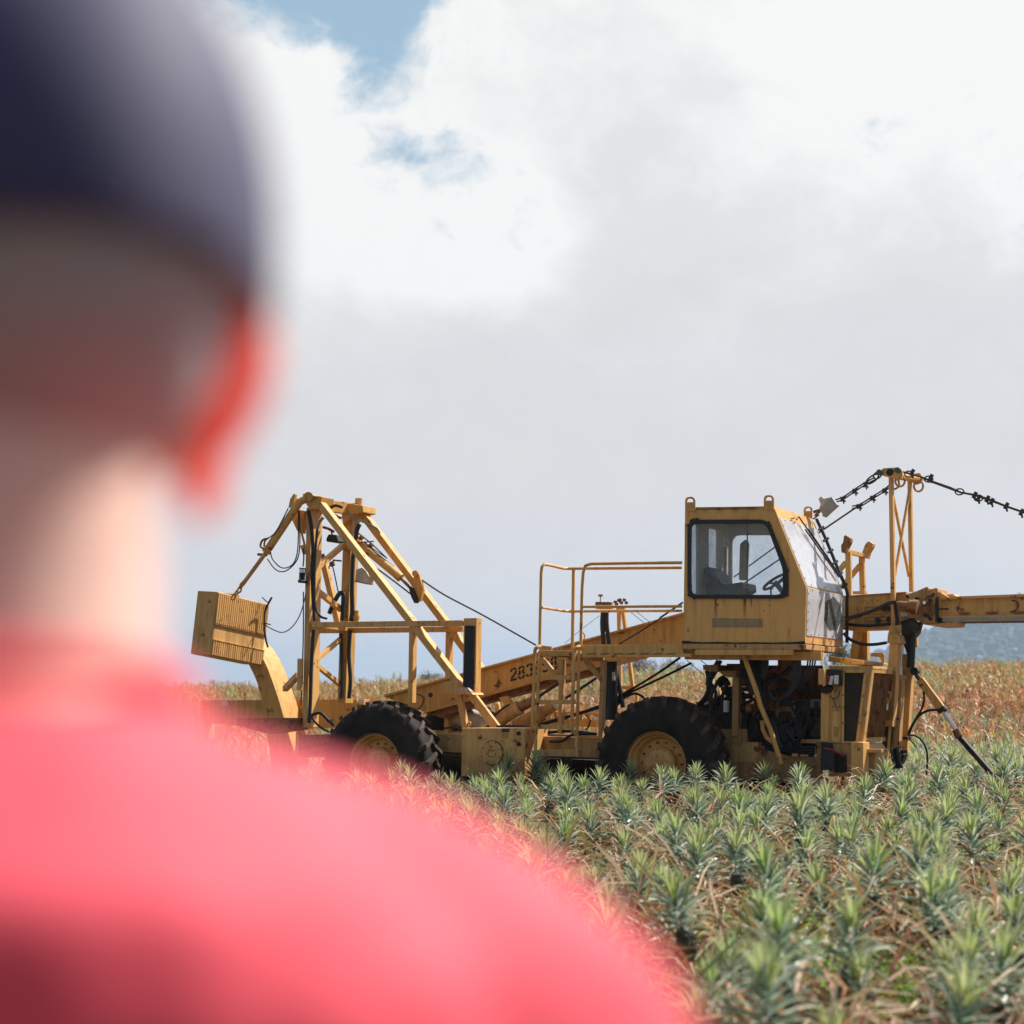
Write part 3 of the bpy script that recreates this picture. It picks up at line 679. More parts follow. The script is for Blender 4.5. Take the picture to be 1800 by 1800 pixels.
hose(bm, T, [(820, 575), (1000, 720), (1200, 910)], .009, 1.5); hose(bm, T, [(900, 690), (1050, 830), (1290, 1020)], .009, 1.5); hose(bm, T, [(860, 680), (1000, 770), (1200, 910)], .007, 1.55)
hose(bm, T, [(1030, 1020), (1200, 1140), (1540, 1400)], .011, 1.5); part('wire_rope', bm, 'cable', smooth=True)
bm = NB(); tube(bm, [P(T(820, 700), 1.6), P(T(1360, 1150), 1.45)], .055, 16); tube(bm, [P(T(1340, 1130), 1.45), P(T(1380, 1170), 1.45)], .06, 12); tube(bm, [P(T(940, 860), 1.53), P(T(960, 830), 1.53)], .02, 6)
c2 = part('hoist_cylinder', bm, 'yellow', smooth=True)
bm = NB(); tube(bm, [P(T(1370, 1160), 1.45), P(T(1500, 1290), 1.45)], .02, 10); part('piston_rod', bm, 'rust', c2, smooth=True)
bm = NB()
for q in ((860, 640), (985, 740)): 
    tube(bm, [P(T(q[0]-25, q[1]+10), 1.5), P(T(q[0]+30, q[1]-10), 1.5)], .025, 6); tube(bm, [P(T(q[0], q[1]-25), 1.5), P(T(q[0]+5, q[1]+30), 1.5)], .02, 6)
tube(bm, [P(T(810, 710), 1.5), P(T(1030, 685), 1.5)], .009, 6); tube(bm, [P(T(520, 340), 1.3), P(T(560, 370), 1.3), P(T(600, 380), 1.3)], .02, 6)
tube(bm, [P(T(360, 500), 1.1), P(T(430, 520), 1.1), P(T(500, 560), 1.1)], .02, 6); tube(bm, [P(T(470, 960), 1.5), P(T(490, 1010), 1.5)], .035, 6)
tube(bm, [P(T(350, 860), 1.5), P(T(370, 930), 1.5)], .03, 8)
part('rusty_fitting', bm, 'rust', smooth=True)
bm = NB(); prism(bm, T, 1.4, .1, [(1480, 1270), (1530, 1300), (1600, 1460), (1560, 1500), (1520, 1420)]); part('cable_guide', bm, 'black')
bm = NB(); prism(bm, T, 1.45, .05, [(1550, 1130), (1580, 1095), (1620, 1110), (1680, 1320), (1640, 1480), (1600, 1470), (1560, 1300)]); tube(bm, [P(T(1570, 1110), 1.4), P(T(1570, 1110), 1.55)], .04, 10); part('pulley_bracket', bm, 'orange')
# lamps on the tower
bm = NB(); prism(bm, T, 1.1, .16, [(398, 650), (430, 592), (535, 600), (560, 690), (500, 705), (400, 690)]); fl = part('floodlight', bm, 'black', bevel=.01)
bm = NB(); tube(bm, [P(T(480, 600), 1.18), P(T(465, 540), 1.18)], .012); part('stem', bm, 'rust', fl)
bm = NB(); prism(bm, T, 1.2, .04, [(530, 610), (575, 640), (555, 690), (530, 680)]); part('lens', bm, 'lamp', fl)
bm = NB(); prism(bm, T, 1.3, .14, [(775, 1205), (790, 1060), (870, 1030), (930, 1080), (970, 1160), (940, 1250)]); lm = part('reflector_lamp', bm, 'lamp', bevel=.01)
bm = NB(); prism(bm, T, 1.295, .15, [(775, 1205), (940, 1240), (938, 1255), (775, 1220)]); part('lamp_rim', bm, 'rust', lm)
bm = NB()
for i in range(5): x = 45+i*17; tube(bm, [P(T(x, 1190), TN-.1), P(T(x+12, 1040), TN-.1)], .006, 5)
for y in (1040, 1110, 1190): tube(bm, [P(T(45, y), TN-.1), P(T(120, y+4), TN-.1)], .007, 5)
prism(bm, T, TN-.12, .1, [(25, 1195), (120, 1205), (118, 1240), (30, 1232)]); tube(bm, [P(T(85, 1100), TN-.05), P(T(85, 1190), TN-.05)], .03, 8); part('caged_lamp', bm, 'black')
bm = NB(); tube(bm, [P(A(1035, 430), TN), P(A(1062, 540), TN)], .015); tube(bm, [P(A(1045, 535), TN), P(A(1065, 600), TN)], .035, 8); part('small_cylinder', bm, 'orange', smooth=True)
# ---- sloping rear boom with the stencilled number
BY = 1.62
bm = NB()
top = [(675.5, 1224.5), (790, 1192), (936, 1152), (1060, 1118), (1180, 1085), (1235, 1070)]; bot = [(1235, 1122), (1120, 1152), (1015, 1181.5), (934, 1198), (836, 1225), (744, 1250), (720, 1243)]
prism(bm, U, BY, .3, top+bot)
slab(bm, PS(U, BY-.05, [(675, 1221), (790, 1189), (936, 1149), (1180, 1082), (1235, 1067), (1235, 1070.5), (1180, 1085.5), (936, 1152.5), (790, 1192.5), (676, 1225)]), (0, .4, 0))
slab(bm, PS(U, BY-.05, [(744, 1250), (836, 1225), (934, 1197), (1120, 1151), (1120, 1155), (934, 1201.5), (836, 1229), (744, 1254)]), (0, .4, 0))
boom = part('rear_boom', bm, 'orange')
bm = NB(); prism(bm, U, BY+.05, .24, [(752, 1254), (836, 1230), (934, 1202), (1060, 1170), (1060, 1180), (934, 1214), (836, 1240), (775, 1262)]); part('under_rail', bm, 'rust', boom)
bm = NB()
# stencil figures: dashes laid along the stroke
def arc(cx, cy, rx, ry, a0, a1, n=8): return [(cx+rx*math.cos(math.radians(a0+(a1-a0)*i/n)), cy+ry*math.sin(math.radians(a0+(a1-a0)*i/n))) for i in range(n+1)]
GL = {'2': [arc(.3, .73, .25, .24, 175, 110), arc(.3, .73, .25, .24, 95, 20), arc(.3, .73, .25, .26, 5, -35)+[(.12, .2)], [(.05, .05), (.58, .05)]],
      '8': [arc(.3, .74, .22, .22, 100, 175), arc(.3, .74, .22, .22, 195, 255), arc(.3, .74, .22, .22, -75, -15), arc(.3, .74, .22, .22, 5, 80),
            arc(.3, .26, .27, .25, 105, 170), arc(.3, .26, .27, .25, 190, 262), arc(.3, .26, .27, .25, -80, -10), arc(.3, .26, .27, .25, 10, 75)],
      '3': [arc(.3, .74, .24, .23, 165, 100), arc(.3, .74, .24, .23, 80, 5), arc(.3, .74, .24, .23, -15, -70), arc(.3, .27, .27, .25, 75, 10), arc(.3, .27, .27, .25, -10, -80), arc(.3, .27, .27, .25, -100, -165)],
      '6': [arc(.32, .5, .28, .48, 60, 120), arc(.32, .5, .28, .48, 135, 215), arc(.3, .27, .25, .25, 200, 262), arc(.3, .27, .25, .25, -80, -10), arc(.3, .27, .25, .25, 10, 80), arc(.3, .27, .25, .25, 100, 150)],
      '5': [[(.55, .95), (.1, .95)], [(.1, .86), (.08, .56)], arc(.3, .3, .27, .27, 120, 50), arc(.3, .3, .27, .27, 35, -40), arc(.3, .3, .27, .27, -55, -150)]}
bd = (P(U(936, 1198), BY)-P(U(836, 1225), BY)); bd = bd.normalized(); bn = Vector((-bd.z, 0, bd.x))
o0 = P(L(165, 775), BY-.004); sc_ = (P(L(950, 560), BY)-P(L(225, 775), BY)).length/5.15; hgt = .152
for i, ch in enumerate('283658'):
    for st in GL[ch]:
        pts = [o0 + bd*(sc_*(i) + x*sc_*1.34) + Vector((0, 0, 1))*(y*hgt) + bn*0 for x, y in st]
        for p, q in zip(pts, pts[1:]): bar(bm, p-(q-p)*.05, q+(q-p)*.05, .027, .003)
part('stencilled_number', bm, 'stencil', boom)
bm = NB(); p = P(K(582, 250), BY); cyl(bm, p, p-Vector((0, .01, 0)), .03, 16)
tube(bm, curve([P(K(*q), BY-.01) for q in ((405, 238), (450, 242), (500, 270), (510, 300), (480, 370), (440, 400))], 4), .006, 5)
part('boom_hole', bm, 'black', boom)
bm = NB(); tube(bm, [P(C(1000+14*math.cos(t_), 650+26*math.sin(t_)), BY+.1) for t_ in [i*PI/5 for i in range(-3, 6)]], .01, 6); prism(bm, C, BY-.01, .04, [(1090, 665), (1110, 645), (1130, 650), (1125, 665)]); part('lifting_eye', bm, 'orange', boom)
# far plinth seen over the ladder deck, rails behind
# lift cylinders
bm = NB(); tube(bm, [P(C(385, 1262), 1.2), P(C(535, 1165), 1.2)], .085, 20); tube(bm, [P(C(520, 1175), 1.2), P(C(548, 1157), 1.2)], .092, 20)
lc = part('lift_cylinder', bm, 'worn', smooth=True)
bm = NB(); tube(bm, [P(C(545, 1160), 1.2), P(C(650, 1110), 1.2)], .06, 14); part('cylinder_sleeve', bm, 'rust', lc, smooth=True)
bm = NB(); tube(bm, [P(C(520, 1300), 1.5), P(C(720, 1195), 1.5)], .095, 18); tube(bm, [P(C(720, 1195), 1.5), P(C(800, 1140), 1.5)], .07, 12); part('lift_cylinder', bm, 'orange', smooth=True)
bm = NB(); prism(bm, C, 1.4, .05, [(475, 1135), (500, 1120), (520, 1160), (490, 1175)]); prism(bm, C, 1.4, .06, [(395, 1090), (455, 1078), (490, 1130), (455, 1165)])
prism(bm, C, 2.3, .05, [(368, 1200), (378, 1140), (385, 1120), (395, 1140), (400, 1190)]); part('gusset', bm, 'orange')
bm = NB()
zz = lambda y: P(C(800, y), 2.45).z
bx(bm, P(C(660, 0), 2.4).x, P(C(1190, 0), 2.4).x, 2.4, 2.46, zz(1203), zz(1190)); bx(bm, P(C(700, 0), 2.4).x, P(C(1190, 0), 2.4).x, 2.4, 2.46, zz(1250), zz(1238))
for x in (760, 800, 870, 920, 985, 1040, 1090): bar(bm, P(C(x, 1200), 2.41), P(C(x+18*((x//10) % 2), 1245), 2.41), .03, .04)
bar(bm, P(C(790, 1200), 2.41), P(C(830, 1245), 2.41), .02, .04); bar(bm, P(C(1000, 1200), 2.41), P(C(1060, 1250), 2.41), .02, .04)
prism(bm, C, 2.3, .06, [(680, 1245), (1120, 1250), (1120, 1300), (660, 1300)])
bx(bm, P(E(240, 0), 2.4).x, P(E(620, 0), 2.4).x, 2.4, 2.46, P(E(400, 445), 2.4).z, P(E(400, 428), 2.4).z)
prism(bm, E, 2.35, .04, [(375, 430), (390, 330), (405, 430)])
part('far_rail', bm, 'orange')
bm = NB(); prism(bm, C, 2.2, .05, [(1065, 1252), (1150, 1200), (1165, 1195), (1165, 1250)]); part('canvas_flap', bm, 'white')
bm = NB()
rr_ = random.Random(3)
for (x, y, r_) in ((70, 1260, .1), (110, 1240, .12), (150, 1210, .1), (210, 1240, .12), (250, 1260, .1), (300, 1230, .05)):
    p = P(C(x, y), 1.95); v0 = len(bm.verts); bmesh.ops.create_icosphere(bm, subdivisions=3, radius=r_, matrix=Matrix.Translation(p) @ Matrix.Diagonal((1.4, 1, 1, 1)))
for v in bm.verts: v.co += Vector(noise.noise_vector(v.co*9))*.035
part('crumpled_sheet', bm, 'sack', smooth=True)
# far side A-frame winch post
bm = NB()
bar(bm, P(C(1255, 470), 2.9), P(C(1265, 1020), 2.9), .042, .05); bar(bm, P(C(1285, 470), 2.9), P(C(1355, 1020), 2.9), .042, .05)
bar(bm, P(C(1260, 1015), 2.9), P(C(1365, 1020), 2.9), .045, .05); bar(bm, P(C(1240, 450), 2.9), P(C(1300, 445), 2.9), .06, .06)
bar(bm, P(C(1385, 1060), 2.9), P(C(1380, 1240), 2.9), .03, .05)
aw = part('far_winch_post', bm, 'orange')
bm = NB(); 
for x, y in ((1230, 400), (1255, 390), (1275, 405), (1295, 385), (1310, 405), (1240, 415), (1265, 385)): tube(bm, [P(C(x, y+12), 2.9), P(C(x+6, y-8), 2.9)], .022, 6)
tube(bm, [P(C(1095, 415), 2.6), P(C(1210, 418), 2.6)], .03, 6); tube(bm, [P(C(1125, 415), 2.6), P(C(1127, 355), 2.6)], .007, 5); tube(bm, [P(C(1127, 362), 2.6), P(C(1127, 348), 2.6)], .032, 8)
tube(bm, [P(C(1180, 415), 2.6), P(C(1181, 400), 2.6)], .012, 5)
part('lever_box', bm, 'rust', aw)
bm = NB(); prism(bm, C, 2.62, .1, [(1092, 425), (1212, 425), (1212, 452), (1092, 452)]); part('control_shelf', bm, 'yellow')
bm = NB()
hose(bm, C, [(1145, 475), (1140, 560), (1150, 705)], .028, 1.3); hose(bm, C, [(1172, 475), (1172, 560), (1190, 705)], .026, 1.3); hose(bm, C, [(1158, 470), (1156, 560), (1150, 640)], .016, 1.3)
hose(bm, C, [(1160, 820), (1158, 950), (1165, 1160)], .03, .8); hose(bm, C, [(1230, 870), (1260, 1000), (1290, 1160)], .028, .9); hose(bm, C, [(1215, 830), (1215, 900)], .05, .9)
hose(bm, C, [(1700, 800), (1560, 900), (1400, 1000), (1250, 1090), (1225, 1160)], .015, .95); hose(bm, C, [(1780, 840), (1600, 930), (1430, 1010), (1280, 1085), (1240, 1150)], .015, .95)
hose(bm, C, [(1440, 1090), (1380, 1060), (1300, 1090), (1240, 1150)], .016, .95)
hose(bm, C, [(350, 1230), (420, 1170), (470, 1140)], .014, 1.1); hose(bm, C, [(1095, 950), (990, 1020), (890, 1085), (830, 1110)], .018, 1.3); hose(bm, C, [(830, 985), (760, 1030), (700, 1070), (680, 1095)], .02, 1.3)
hose(bm, C, [(1115, 1150), (1000, 1190), (850, 1235), (680, 1280)], .014, 1.1); hose(bm, C, [(1125, 1162), (1000, 1200), (850, 1247), (690, 1290)], .012, 1.1)
hose(bm, C, [(1055, 1250), (1040, 1300), (1020, 1320)], .01, 1.1); hose(bm, C, [(760, 1405), (850, 1400), (930, 1355), (1100, 1350)], .018, .5); hose(bm, C, [(640, 1330), (740, 1340), (900, 1330), (1090, 1350)], .02, .9)
hose(bm, C, [(0, 1310), (60, 1305), (125, 1315)], .014, .7); hose(bm, C, [(380, 1300), (450, 1295), (600, 1300)], .02, .7)
hose(bm, C, [(675, 1500), (680, 1600), (720, 1700)], .05, .5); hose(bm, C, [(870, 1480), (880, 1560), (860, 1640)], .07, .6)
part('hydraulic_hose', bm, 'hose', smooth=True)
bm = NB(); tube(bm, [P(C(1205, 830), .85), P(C(1205, 1250), .85)], .075, 14); part('standpipe', bm, 'hose', smooth=True)
bm = NB(); bar(bm, P(C(1220, 905), .75), P(C(1220, 965), .75), .035, .01); part('tag', bm, 'white')
bm = NB(); hose(bm, C, [(1610, 480), (1450, 590), (1260, 705)], .009, 1.4); hose(bm, C, [(1120, 500), (1000, 590), (870, 700)], .003, 2.9); hose(bm, C, [(1340, 470), (1445, 555)], .004, 2.9); hose(bm, C, [(1390, 475), (1480, 545)], .004, 2.9)
hose(bm, D, [(0, 1250), (215, 1105)], .012, 1.4); hose(bm, D, [(250, 1645), (420, 1790)], .005, 1.4); hose(bm, D, [(380, 1645), (440, 1690)], .005, 1.4); part('wire_rope', bm, 'cable', smooth=True)
# ---- engine bay
bm = NB(); prism(bm, N, .55, .05, rounded([(360, 1062), (690, 1062), (700, 1262), (1060, 1372), (1300, 1430), (1630, 1430), (1650, 1730), (430, 1730)], [5, 20, 60, 30, 30, 5, 5, 5]))
prism(bm, N, .53, .03, [(495, 1060), (625, 1062), (625, 1265), (510, 1250)]); sp_ = part('side_plate', bm, 'grimy_shaded', bevel=.004)
bm = NB(); slab(bm, PS(N, .545, [(1275, 1500), (1430, 1505), (1425, 1590), (1278, 1588)]), (0, .004, 0)); part('purple_sticker', bm, 'purple', sp_)
bm = NB(); prism(bm, N, .5, .12, [(508, 380), (590, 385), (575, 1160), (495, 1155)]); prism(bm, N, .5, .12, [(1675, 520), (1752, 520), (1750, 1232), (1668, 1230)])
prism(bm, N, .5, .1, [(1615, 1230), (1680, 1230), (1660, 1730), (1615, 1730)]); prism(bm, N, .6, .5, [(115, 215), (310, 215), (310, 300), (240, 305), (120, 280)])
prism(bm, N, .6, .4, [(310, 290), (560, 295), (560, 385), (400, 370)]); part('frame_post', bm, 'grimy_shaded', bevel=.004)
bm = NB(); tube(bm, [P(N(655, 90), .25), P(N(835, 600), .3), P(N(870, 740), .32), P(N(1000, 1050), .38), P(N(1150, 1520), .42)], .028, 10); tube(bm, [P(N(895, 950), .5), P(N(905, 1060), .5), P(N(960, 1180), .5), P(N(1030, 1230), .5)], .025, 8)
part('diagonal_tube', bm, 'yellow', smooth=True)
bm = NB()
x0, x1 = P(N(700, 0), 1.0).x, P(N(1660, 0), .9).x; z0, z1 = P(N(0, 1420), .9).z, P(N(0, 610), .9).z
bx(bm, x0+.15, x1, .95, 1.4, z0, z1-.12); bx(bm, x0+.35, x1-.1, .85, 1.3, z1-.3, z1-.02); bx(bm, x0, x0+.3, 1.0, 1.6, z0-.1, z1-.25)
for i in range(4): xx = x0+.4+i*.2; bx(bm, xx, xx+.13, .80, .95, z1-.45, z1-.22); cyl(bm, (xx+.06, .86, z1-.3), (xx+.06, .86, z1-.05), .03, 8)
for i in range(7): xx = x0+.2+i*.16; cyl(bm, (xx, .93, z0+.1+.1*(i % 3)), (xx, .97, z0+.1+.1*(i % 3)), .05, 10)
cyl(bm, (x0+.5, .78, z0+.25), (x0+.5, .95, z0+.25), .12, 20); cyl(bm, (x1-.35, .75, z0+.3), (x1-.35, .95, z0+.3), .1, 20); cyl(bm, (x1-.2, .9, z1-.3), (x1-.2, .9, z0), .05, 10)
bx(bm, x0-.3, x1+.05, .95, 1.6, z1+.05, z1+.1)
eng = part('engine', bm, 'engine', bevel=.01)
bm = NB(); prism(bm, N, .78, .03, [(1000, 765), (1080, 765), (1085, 690), (1115, 690), (1120, 765), (1290, 762), (1295, 688), (1335, 690), (1330, 905), (1292, 900), (1280, 828), (1130, 830), (1110, 860), (1108, 900), (1082, 900), (1070, 825), (1000, 820)]); part('engine_bracket', bm, 'rust', eng)
bm = NB(); prism(bm, N, .8, .05, [(1150, 1195), (1670, 1195), (1670, 1250), (1300, 1245)]); part('sump_rail', bm, 'worn', eng)
bm = NB(); tube(bm, [P(N(428, 684), .7), P(N(425, 838), .7)], .034, 14); tube(bm, [P(N(655, 745), .6), P(N(655, 810), .6)], .012, 8); tube(bm, [P(N(1595, 1400), .6), P(N(1610, 1425), .6)], .018, 6); part('oil_filter', bm, 'white', eng, smooth=True)
bm = NB(); tube(bm, [P(N(700, 790), .62), P(N(560, 785), .62), P(N(530, 785), .62)], [.055, .05, .035], 14); part('air_hose', bm, 'hose', eng, smooth=True)
bm = NB(); tube(bm, [P(N(690, 790), .62), P(N(770, 790), .62)], .05, 14); part('air_elbow', bm, 'rust', eng, smooth=True)
bm = NB(); prism(bm, N, 1.42, .03, [(830, 222), (1690, 222), (1690, 575), (840, 590)]); prism(bm, N, 1.65, .04, [(800, 590), (1700, 575), (1700, 1420), (700, 1420)]); part('engine_bulkhead', bm, 'rust')
bm = NB(); prism(bm, N, .5, .03, [(1290, 1385), (1365, 1385), (1365, 1425), (1290, 1420)]); prism(bm, N, .5, .03, [(1395, 1398), (1500, 1398), (1500, 1422), (1395, 1422)]); part('engine_mount', bm, 'worn', eng)
bm = NB()
for i in range(5): dx = i*17; hose(bm, N, [(1330+dx, 100), (1332+dx, 250), (1315+dx, 400), (1270+dx*.9, 520), (1180+dx*.5, 640-dx*.1), (1100, 690-dx*.25), (1020, 640-dx*.3), (990, 560)], .012, .45)
for i in range(4): dx = i*32; hose(bm, N, [(1500+dx, 60), (1500+dx, 180), (1460+dx, 330), (1380+dx*.8, 450), (1250, 530+i*8)], .010, .5)
part('blue_hose', bm, 'bluehose', smooth=True)
bm = NB()
for pts in ([(320, 160), (250, 290), (190, 420), (185, 560), (120, 680), (50, 745)], [(355, 160), (280, 300), (225, 420), (205, 560), (150, 680), (60, 760)], [(170, 290), (190, 380), (180, 480)], [(330, 170), (300, 260), (230, 380)], [(205, 500), (205, 640), (230, 760), (210, 880)], [(230, 470), (290, 600), (240, 760)], [(310, 440), (230, 600), (235, 700)], [(420, 450), (400, 560), (330, 720), (230, 740)], [(440, 470), (370, 640), (380, 760)], [(290, 640), (285, 760), (300, 900)], [(470, 640), (500, 600), (480, 500)], [(80, 770), (200, 765), (370, 720)]):
    hose(bm, N, pts, .02+.012*random.random(), .75+.15*random.random())
for pts in ([(840, 100), (830, 200), (850, 400), (900, 600), (950, 800)], [(720, 100), (760, 300), (860, 550), (890, 750), (980, 950), (1150, 1300)], [(880, 120), (870, 300), (920, 480), (870, 700)], [(940, 100), (940, 240), (900, 400)], [(1000, 600), (950, 560), (880, 700), (900, 900)], [(790, 660), (700, 720), (640, 760)], [(1280, 240), (1180, 340), (1000, 420), (940, 470)], [(1260, 430), (1100, 410), (990, 450), (1010, 560), (1250, 540)], [(600, 550), (680, 620), (770, 625)], [(610, 630), (760, 625)], [(740, 130), (800, 300), (790, 450), (830, 620)], [(720, 500), (780, 610)], [(660, 200), (690, 400), (770, 600)]):
    hose(bm, N, pts, .018+.02*random.random(), .5+.25*random.random())
for i in range(14):
    x = 780+random.random()*800; y = 650+random.random()*400
    hose(bm, N, [(x, y), (x+random.uniform(-90, 90), y+random.uniform(40, 160)), (x+random.uniform(-160, 160), y+random.uniform(150, 420))], .014+.014*random.random(), .7+.1*random.random())
for y in (1290, 1330, 1360): hose(bm, N, [(860, y-40), (1150, y), (1600, y+20)], .02, .75)
for q in ((340, 440), (310, 470), (380, 470), (420, 620), (230, 790), (300, 700)): p = P(N(*q), .9); cyl(bm, p, p+Vector((.06, .03, .04)), .05, 8)
part('engine_hose', bm, 'hose', smooth=True)
bm = NB(); prism(bm, N, .9, .2, [(430, 200), (700, 200), (700, 460), (560, 470), (560, 380), (430, 300)]); prism(bm, N, 1.0, .3, [(600, 150), (760, 150), (760, 500), (620, 500)]); prism(bm, N, .9, .3, [(1100, 130), (1250, 130), (1230, 420), (1120, 420)]); prism(bm, N, .9, .3, [(950, 250), (1130, 250), (1130, 310), (950, 320)])
cyl(bm, P(N(1100, 490), 1.0), P(N(1000, 490), 1.0), .09, 16); part('valve_block', bm, 'rust')
bm = NB(); prism(bm, N, .95, .2, [(470, 500), (510, 500), (505, 1060), (380, 1060), (330, 980), (250, 900), (380, 840), (380, 700)]); prism(bm, N, .95, .2, [(590, 640), (700, 820), (700, 1080), (590, 1080)]); part('hydraulic_pump', bm, 'engine', bevel=.01)
bm = NB(); slab(bm, PS(N, .5, [(20, 112), (180, 112), (180, 150), (20, 145)]), (0, .15, 0)); part('conduit_box', bm, 'grey')
# ---- hood and radiator
HY = .38
bm = NB(); prism(bm, R, HY, .03, [(300, 168), (925, 168), (790, 1275), (300, 1275)], [rounded([(520, 262), (812, 262), (688, 1250), (512, 1250)], 16)])
hood = part('hood', bm, 'worn', bevel=.004)
bm = NB(); prism(bm, R, HY-.02, .022, rounded([(492, 222), (852, 222), (730, 1270), (492, 1270)], [45, 55, 5, 5]), [rounded([(524, 266), (808, 266), (686, 1262), (514, 1262)], 18)])
part('panel_rim', bm, 'yellow', hood, bevel=.003)
bm = NB(); prism(bm, R, HY+.012, .01, [(515, 255), (818, 255), (692, 1255), (508, 1255)])
for i in range(22): x = 520+i*13; 
part('side_grille', bm, 'grille', hood)
bm = NB()
for q in ((530, 252), (810, 258), (505, 590), (500, 985), (793, 600), (738, 985), (455, 285), (368, 755), (450, 755)): bolt(bm, P(R(*q), HY-.018), .009, .006)
tube(bm, curve([P(R(*q), HY-.005) for q in ((300, 600), (380, 640), (440, 600), (460, 520))], 4), .004, 5); tube(bm, [P(R(360, 640), HY-.003), P(R(430, 815), HY-.003)], .004, 5)
for q in ((230, 500), (270, 510), (200, 530), (250, 540)): p = P(R(*q), HY-.03); tube(bm, [p, p+Vector((.06, 0, .03))], .03, 7)
part('hood_fastener', bm, 'black', hood)
bm = NB(); bar(bm, P(R(330, 480), HY-.01), P(R(375, 620), HY-.01), .02, .01); bar(bm, P(R(245, 560), HY-.02), P(R(240, 1258), HY-.02), .085, .03); prism(bm, R, HY-.004, .006, [(352, 822), (475, 822), (470, 1260), (345, 1260)]); part('hood_panel', bm, 'yellow', hood, bevel=.002)
bm = NB(); prism(bm, R, HY-.007, .004, [(370, 1040), (455, 1045), (430, 1190), (372, 1190)]); part('yellow_sticker', bm, 'ysticker', hood)
# top, front face
def pr2(q, dY): return P(R(*q), HY)+Vector((0, dY, 0))
FWD = 1.35
bm = NB(); bx(bm, P(R(300, 0), HY).x, P(R(925, 168), HY).x, HY+.03, HY+FWD, P(R(900, 172), HY).z-.03, P(R(900, 172), HY).z)
t0, t1, b0, b1 = pr2((925, 168), 0), pr2((925, 168), FWD), pr2((790, 1275), 0), pr2((790, 1275), FWD)
fx = Vector((.0, 0, 0)); hole = [t0+(b0-t0)*.09+Vector((0, .12, 0)), t1+(b1-t1)*.09-Vector((0, .12, 0)), b1+(t1-b1)*.06-Vector((0, .12, 0)), b0+(t0-b0)*.06+Vector((0, .12, 0))]
slab(bm, [t0+Vector((0, .03, 0)), t1, b1, b0+Vector((0, .03, 0))], (-.05, 0, 0), [hole])
part('radiator_frame', bm, 'yellow', hood, bevel=.004)
bm = NB(); slab(bm, [p+Vector((-.03, 0, 0)) for p in hole], (-.02, 0, 0))
part('radiator', bm, 'grille', hood)
bm = NB()
for i in range(30):
    f = (i+.5)/30; p = hole[0]+(hole[1]-hole[0])*f; q = hole[3]+(hole[2]-hole[3])*f; tube(bm, [p+Vector((-.022, 0, 0)), q+Vector((-.022, 0, 0))], .006, 4)
part('radiator_fins', bm, 'rust', hood)
bm = NB(); prism(bm, R, HY-.02, .3, [(845, 1362), (1060, 1368), (1055, 1418), (840, 1412)]); prism(bm, R, HY+.1, .6, [(600, 1275), (860, 1285), (960, 1420), (960, 1760), (600, 1760)]); prism(bm, R, HY+.02, .3, [(300, 1278), (640, 1285), (640, 1760), (300, 1760)])
part('bumper', bm, 'worn', bevel=.004)
bm = NB(); prism(bm, R, .2, .25, [(622, 1262), (715, 1262), (797, 1272), (795, 1760), (625, 1760)]); part('front_box', bm, 'yellow', bevel=.004)
bm = NB(); prism(bm, R, .22, .3, [(185, 1400), (380, 1405), (378, 1665), (188, 1665)]); prism(bm, R, .25, .26, [(210, 1270), (300, 1280), (310, 1390), (200, 1395)]); prism(bm, R, .35, .3, [(380, 1400), (540, 1440), (540, 1700), (380, 1700)]); bt = part('battery_box', bm, 'pad', bevel=.008)
bm = NB(); hose(bm, R, [(240, 1360), (330, 1370), (440, 1420), (540, 1465)], .012, .22); part('battery_lead', bm, 'red', bt, smooth=True)
bm = NB(); prism(bm, R, .2, .2, [(148, 210), (232, 212), (232, 440), (148, 438)]); jb = part('junction_box', bm, 'yellow', bevel=.005)
bm = NB(); prism(bm, R, .3, .15, [(232, 212), (480, 225), (478, 450), (232, 440)]); part('box_recess', bm, 'black', jb)
bm = NB(); prism(bm, R, .28, .03, [(325, 310), (370, 312), (345, 440), (295, 438)]); prism(bm, R, .28, .03, rounded([(378, 300), (440, 300), (435, 435), (375, 430)], 10)); part('lamp_glass', bm, 'white', jb)
bm = NB(); p = P(R(255, 360), .28); cyl(bm, p, p+Vector((0, .05, 0)), .05, 14); part('red_lamp', bm, 'red', jb, smooth=True)
# ledge and stand behind the cab front
bm = NB(); prism(bm, Q, .9, .9, [(275, 1020), (400, 1035), (575, 1062), (572, 1112), (400, 1115), (270, 1090)]); prism(bm, Q, 1.0, .5, [(130, 1000), (275, 1020), (270, 1090), (120, 1070)]); part('front_ledge', bm, 'yellow', bevel=.004)
bm = NB(); prism(bm, Q, 2.15, .12, [(450, 640), (632, 660), (636, 1065), (490, 1050), (400, 1032)]); prism(bm, Q, 2.08, .08, [(525, 680), (560, 680), (497, 1052), (465, 1045)]); st = part('far_pedestal', bm, 'orange', bevel=.003)
bm = NB(); prism(bm, Q, 1.9, .3, [(636, 1068), (640, 1058), (858, 1100), (858, 1110)]); prism(bm, Q, 2.15, .03, rounded([(680, 1000), (685, 960), (858, 955), (858, 1105), (835, 1085), (800, 1015)], [8, 20, 40, 5, 5, 10])); part('step_plate', bm, 'orange', st)
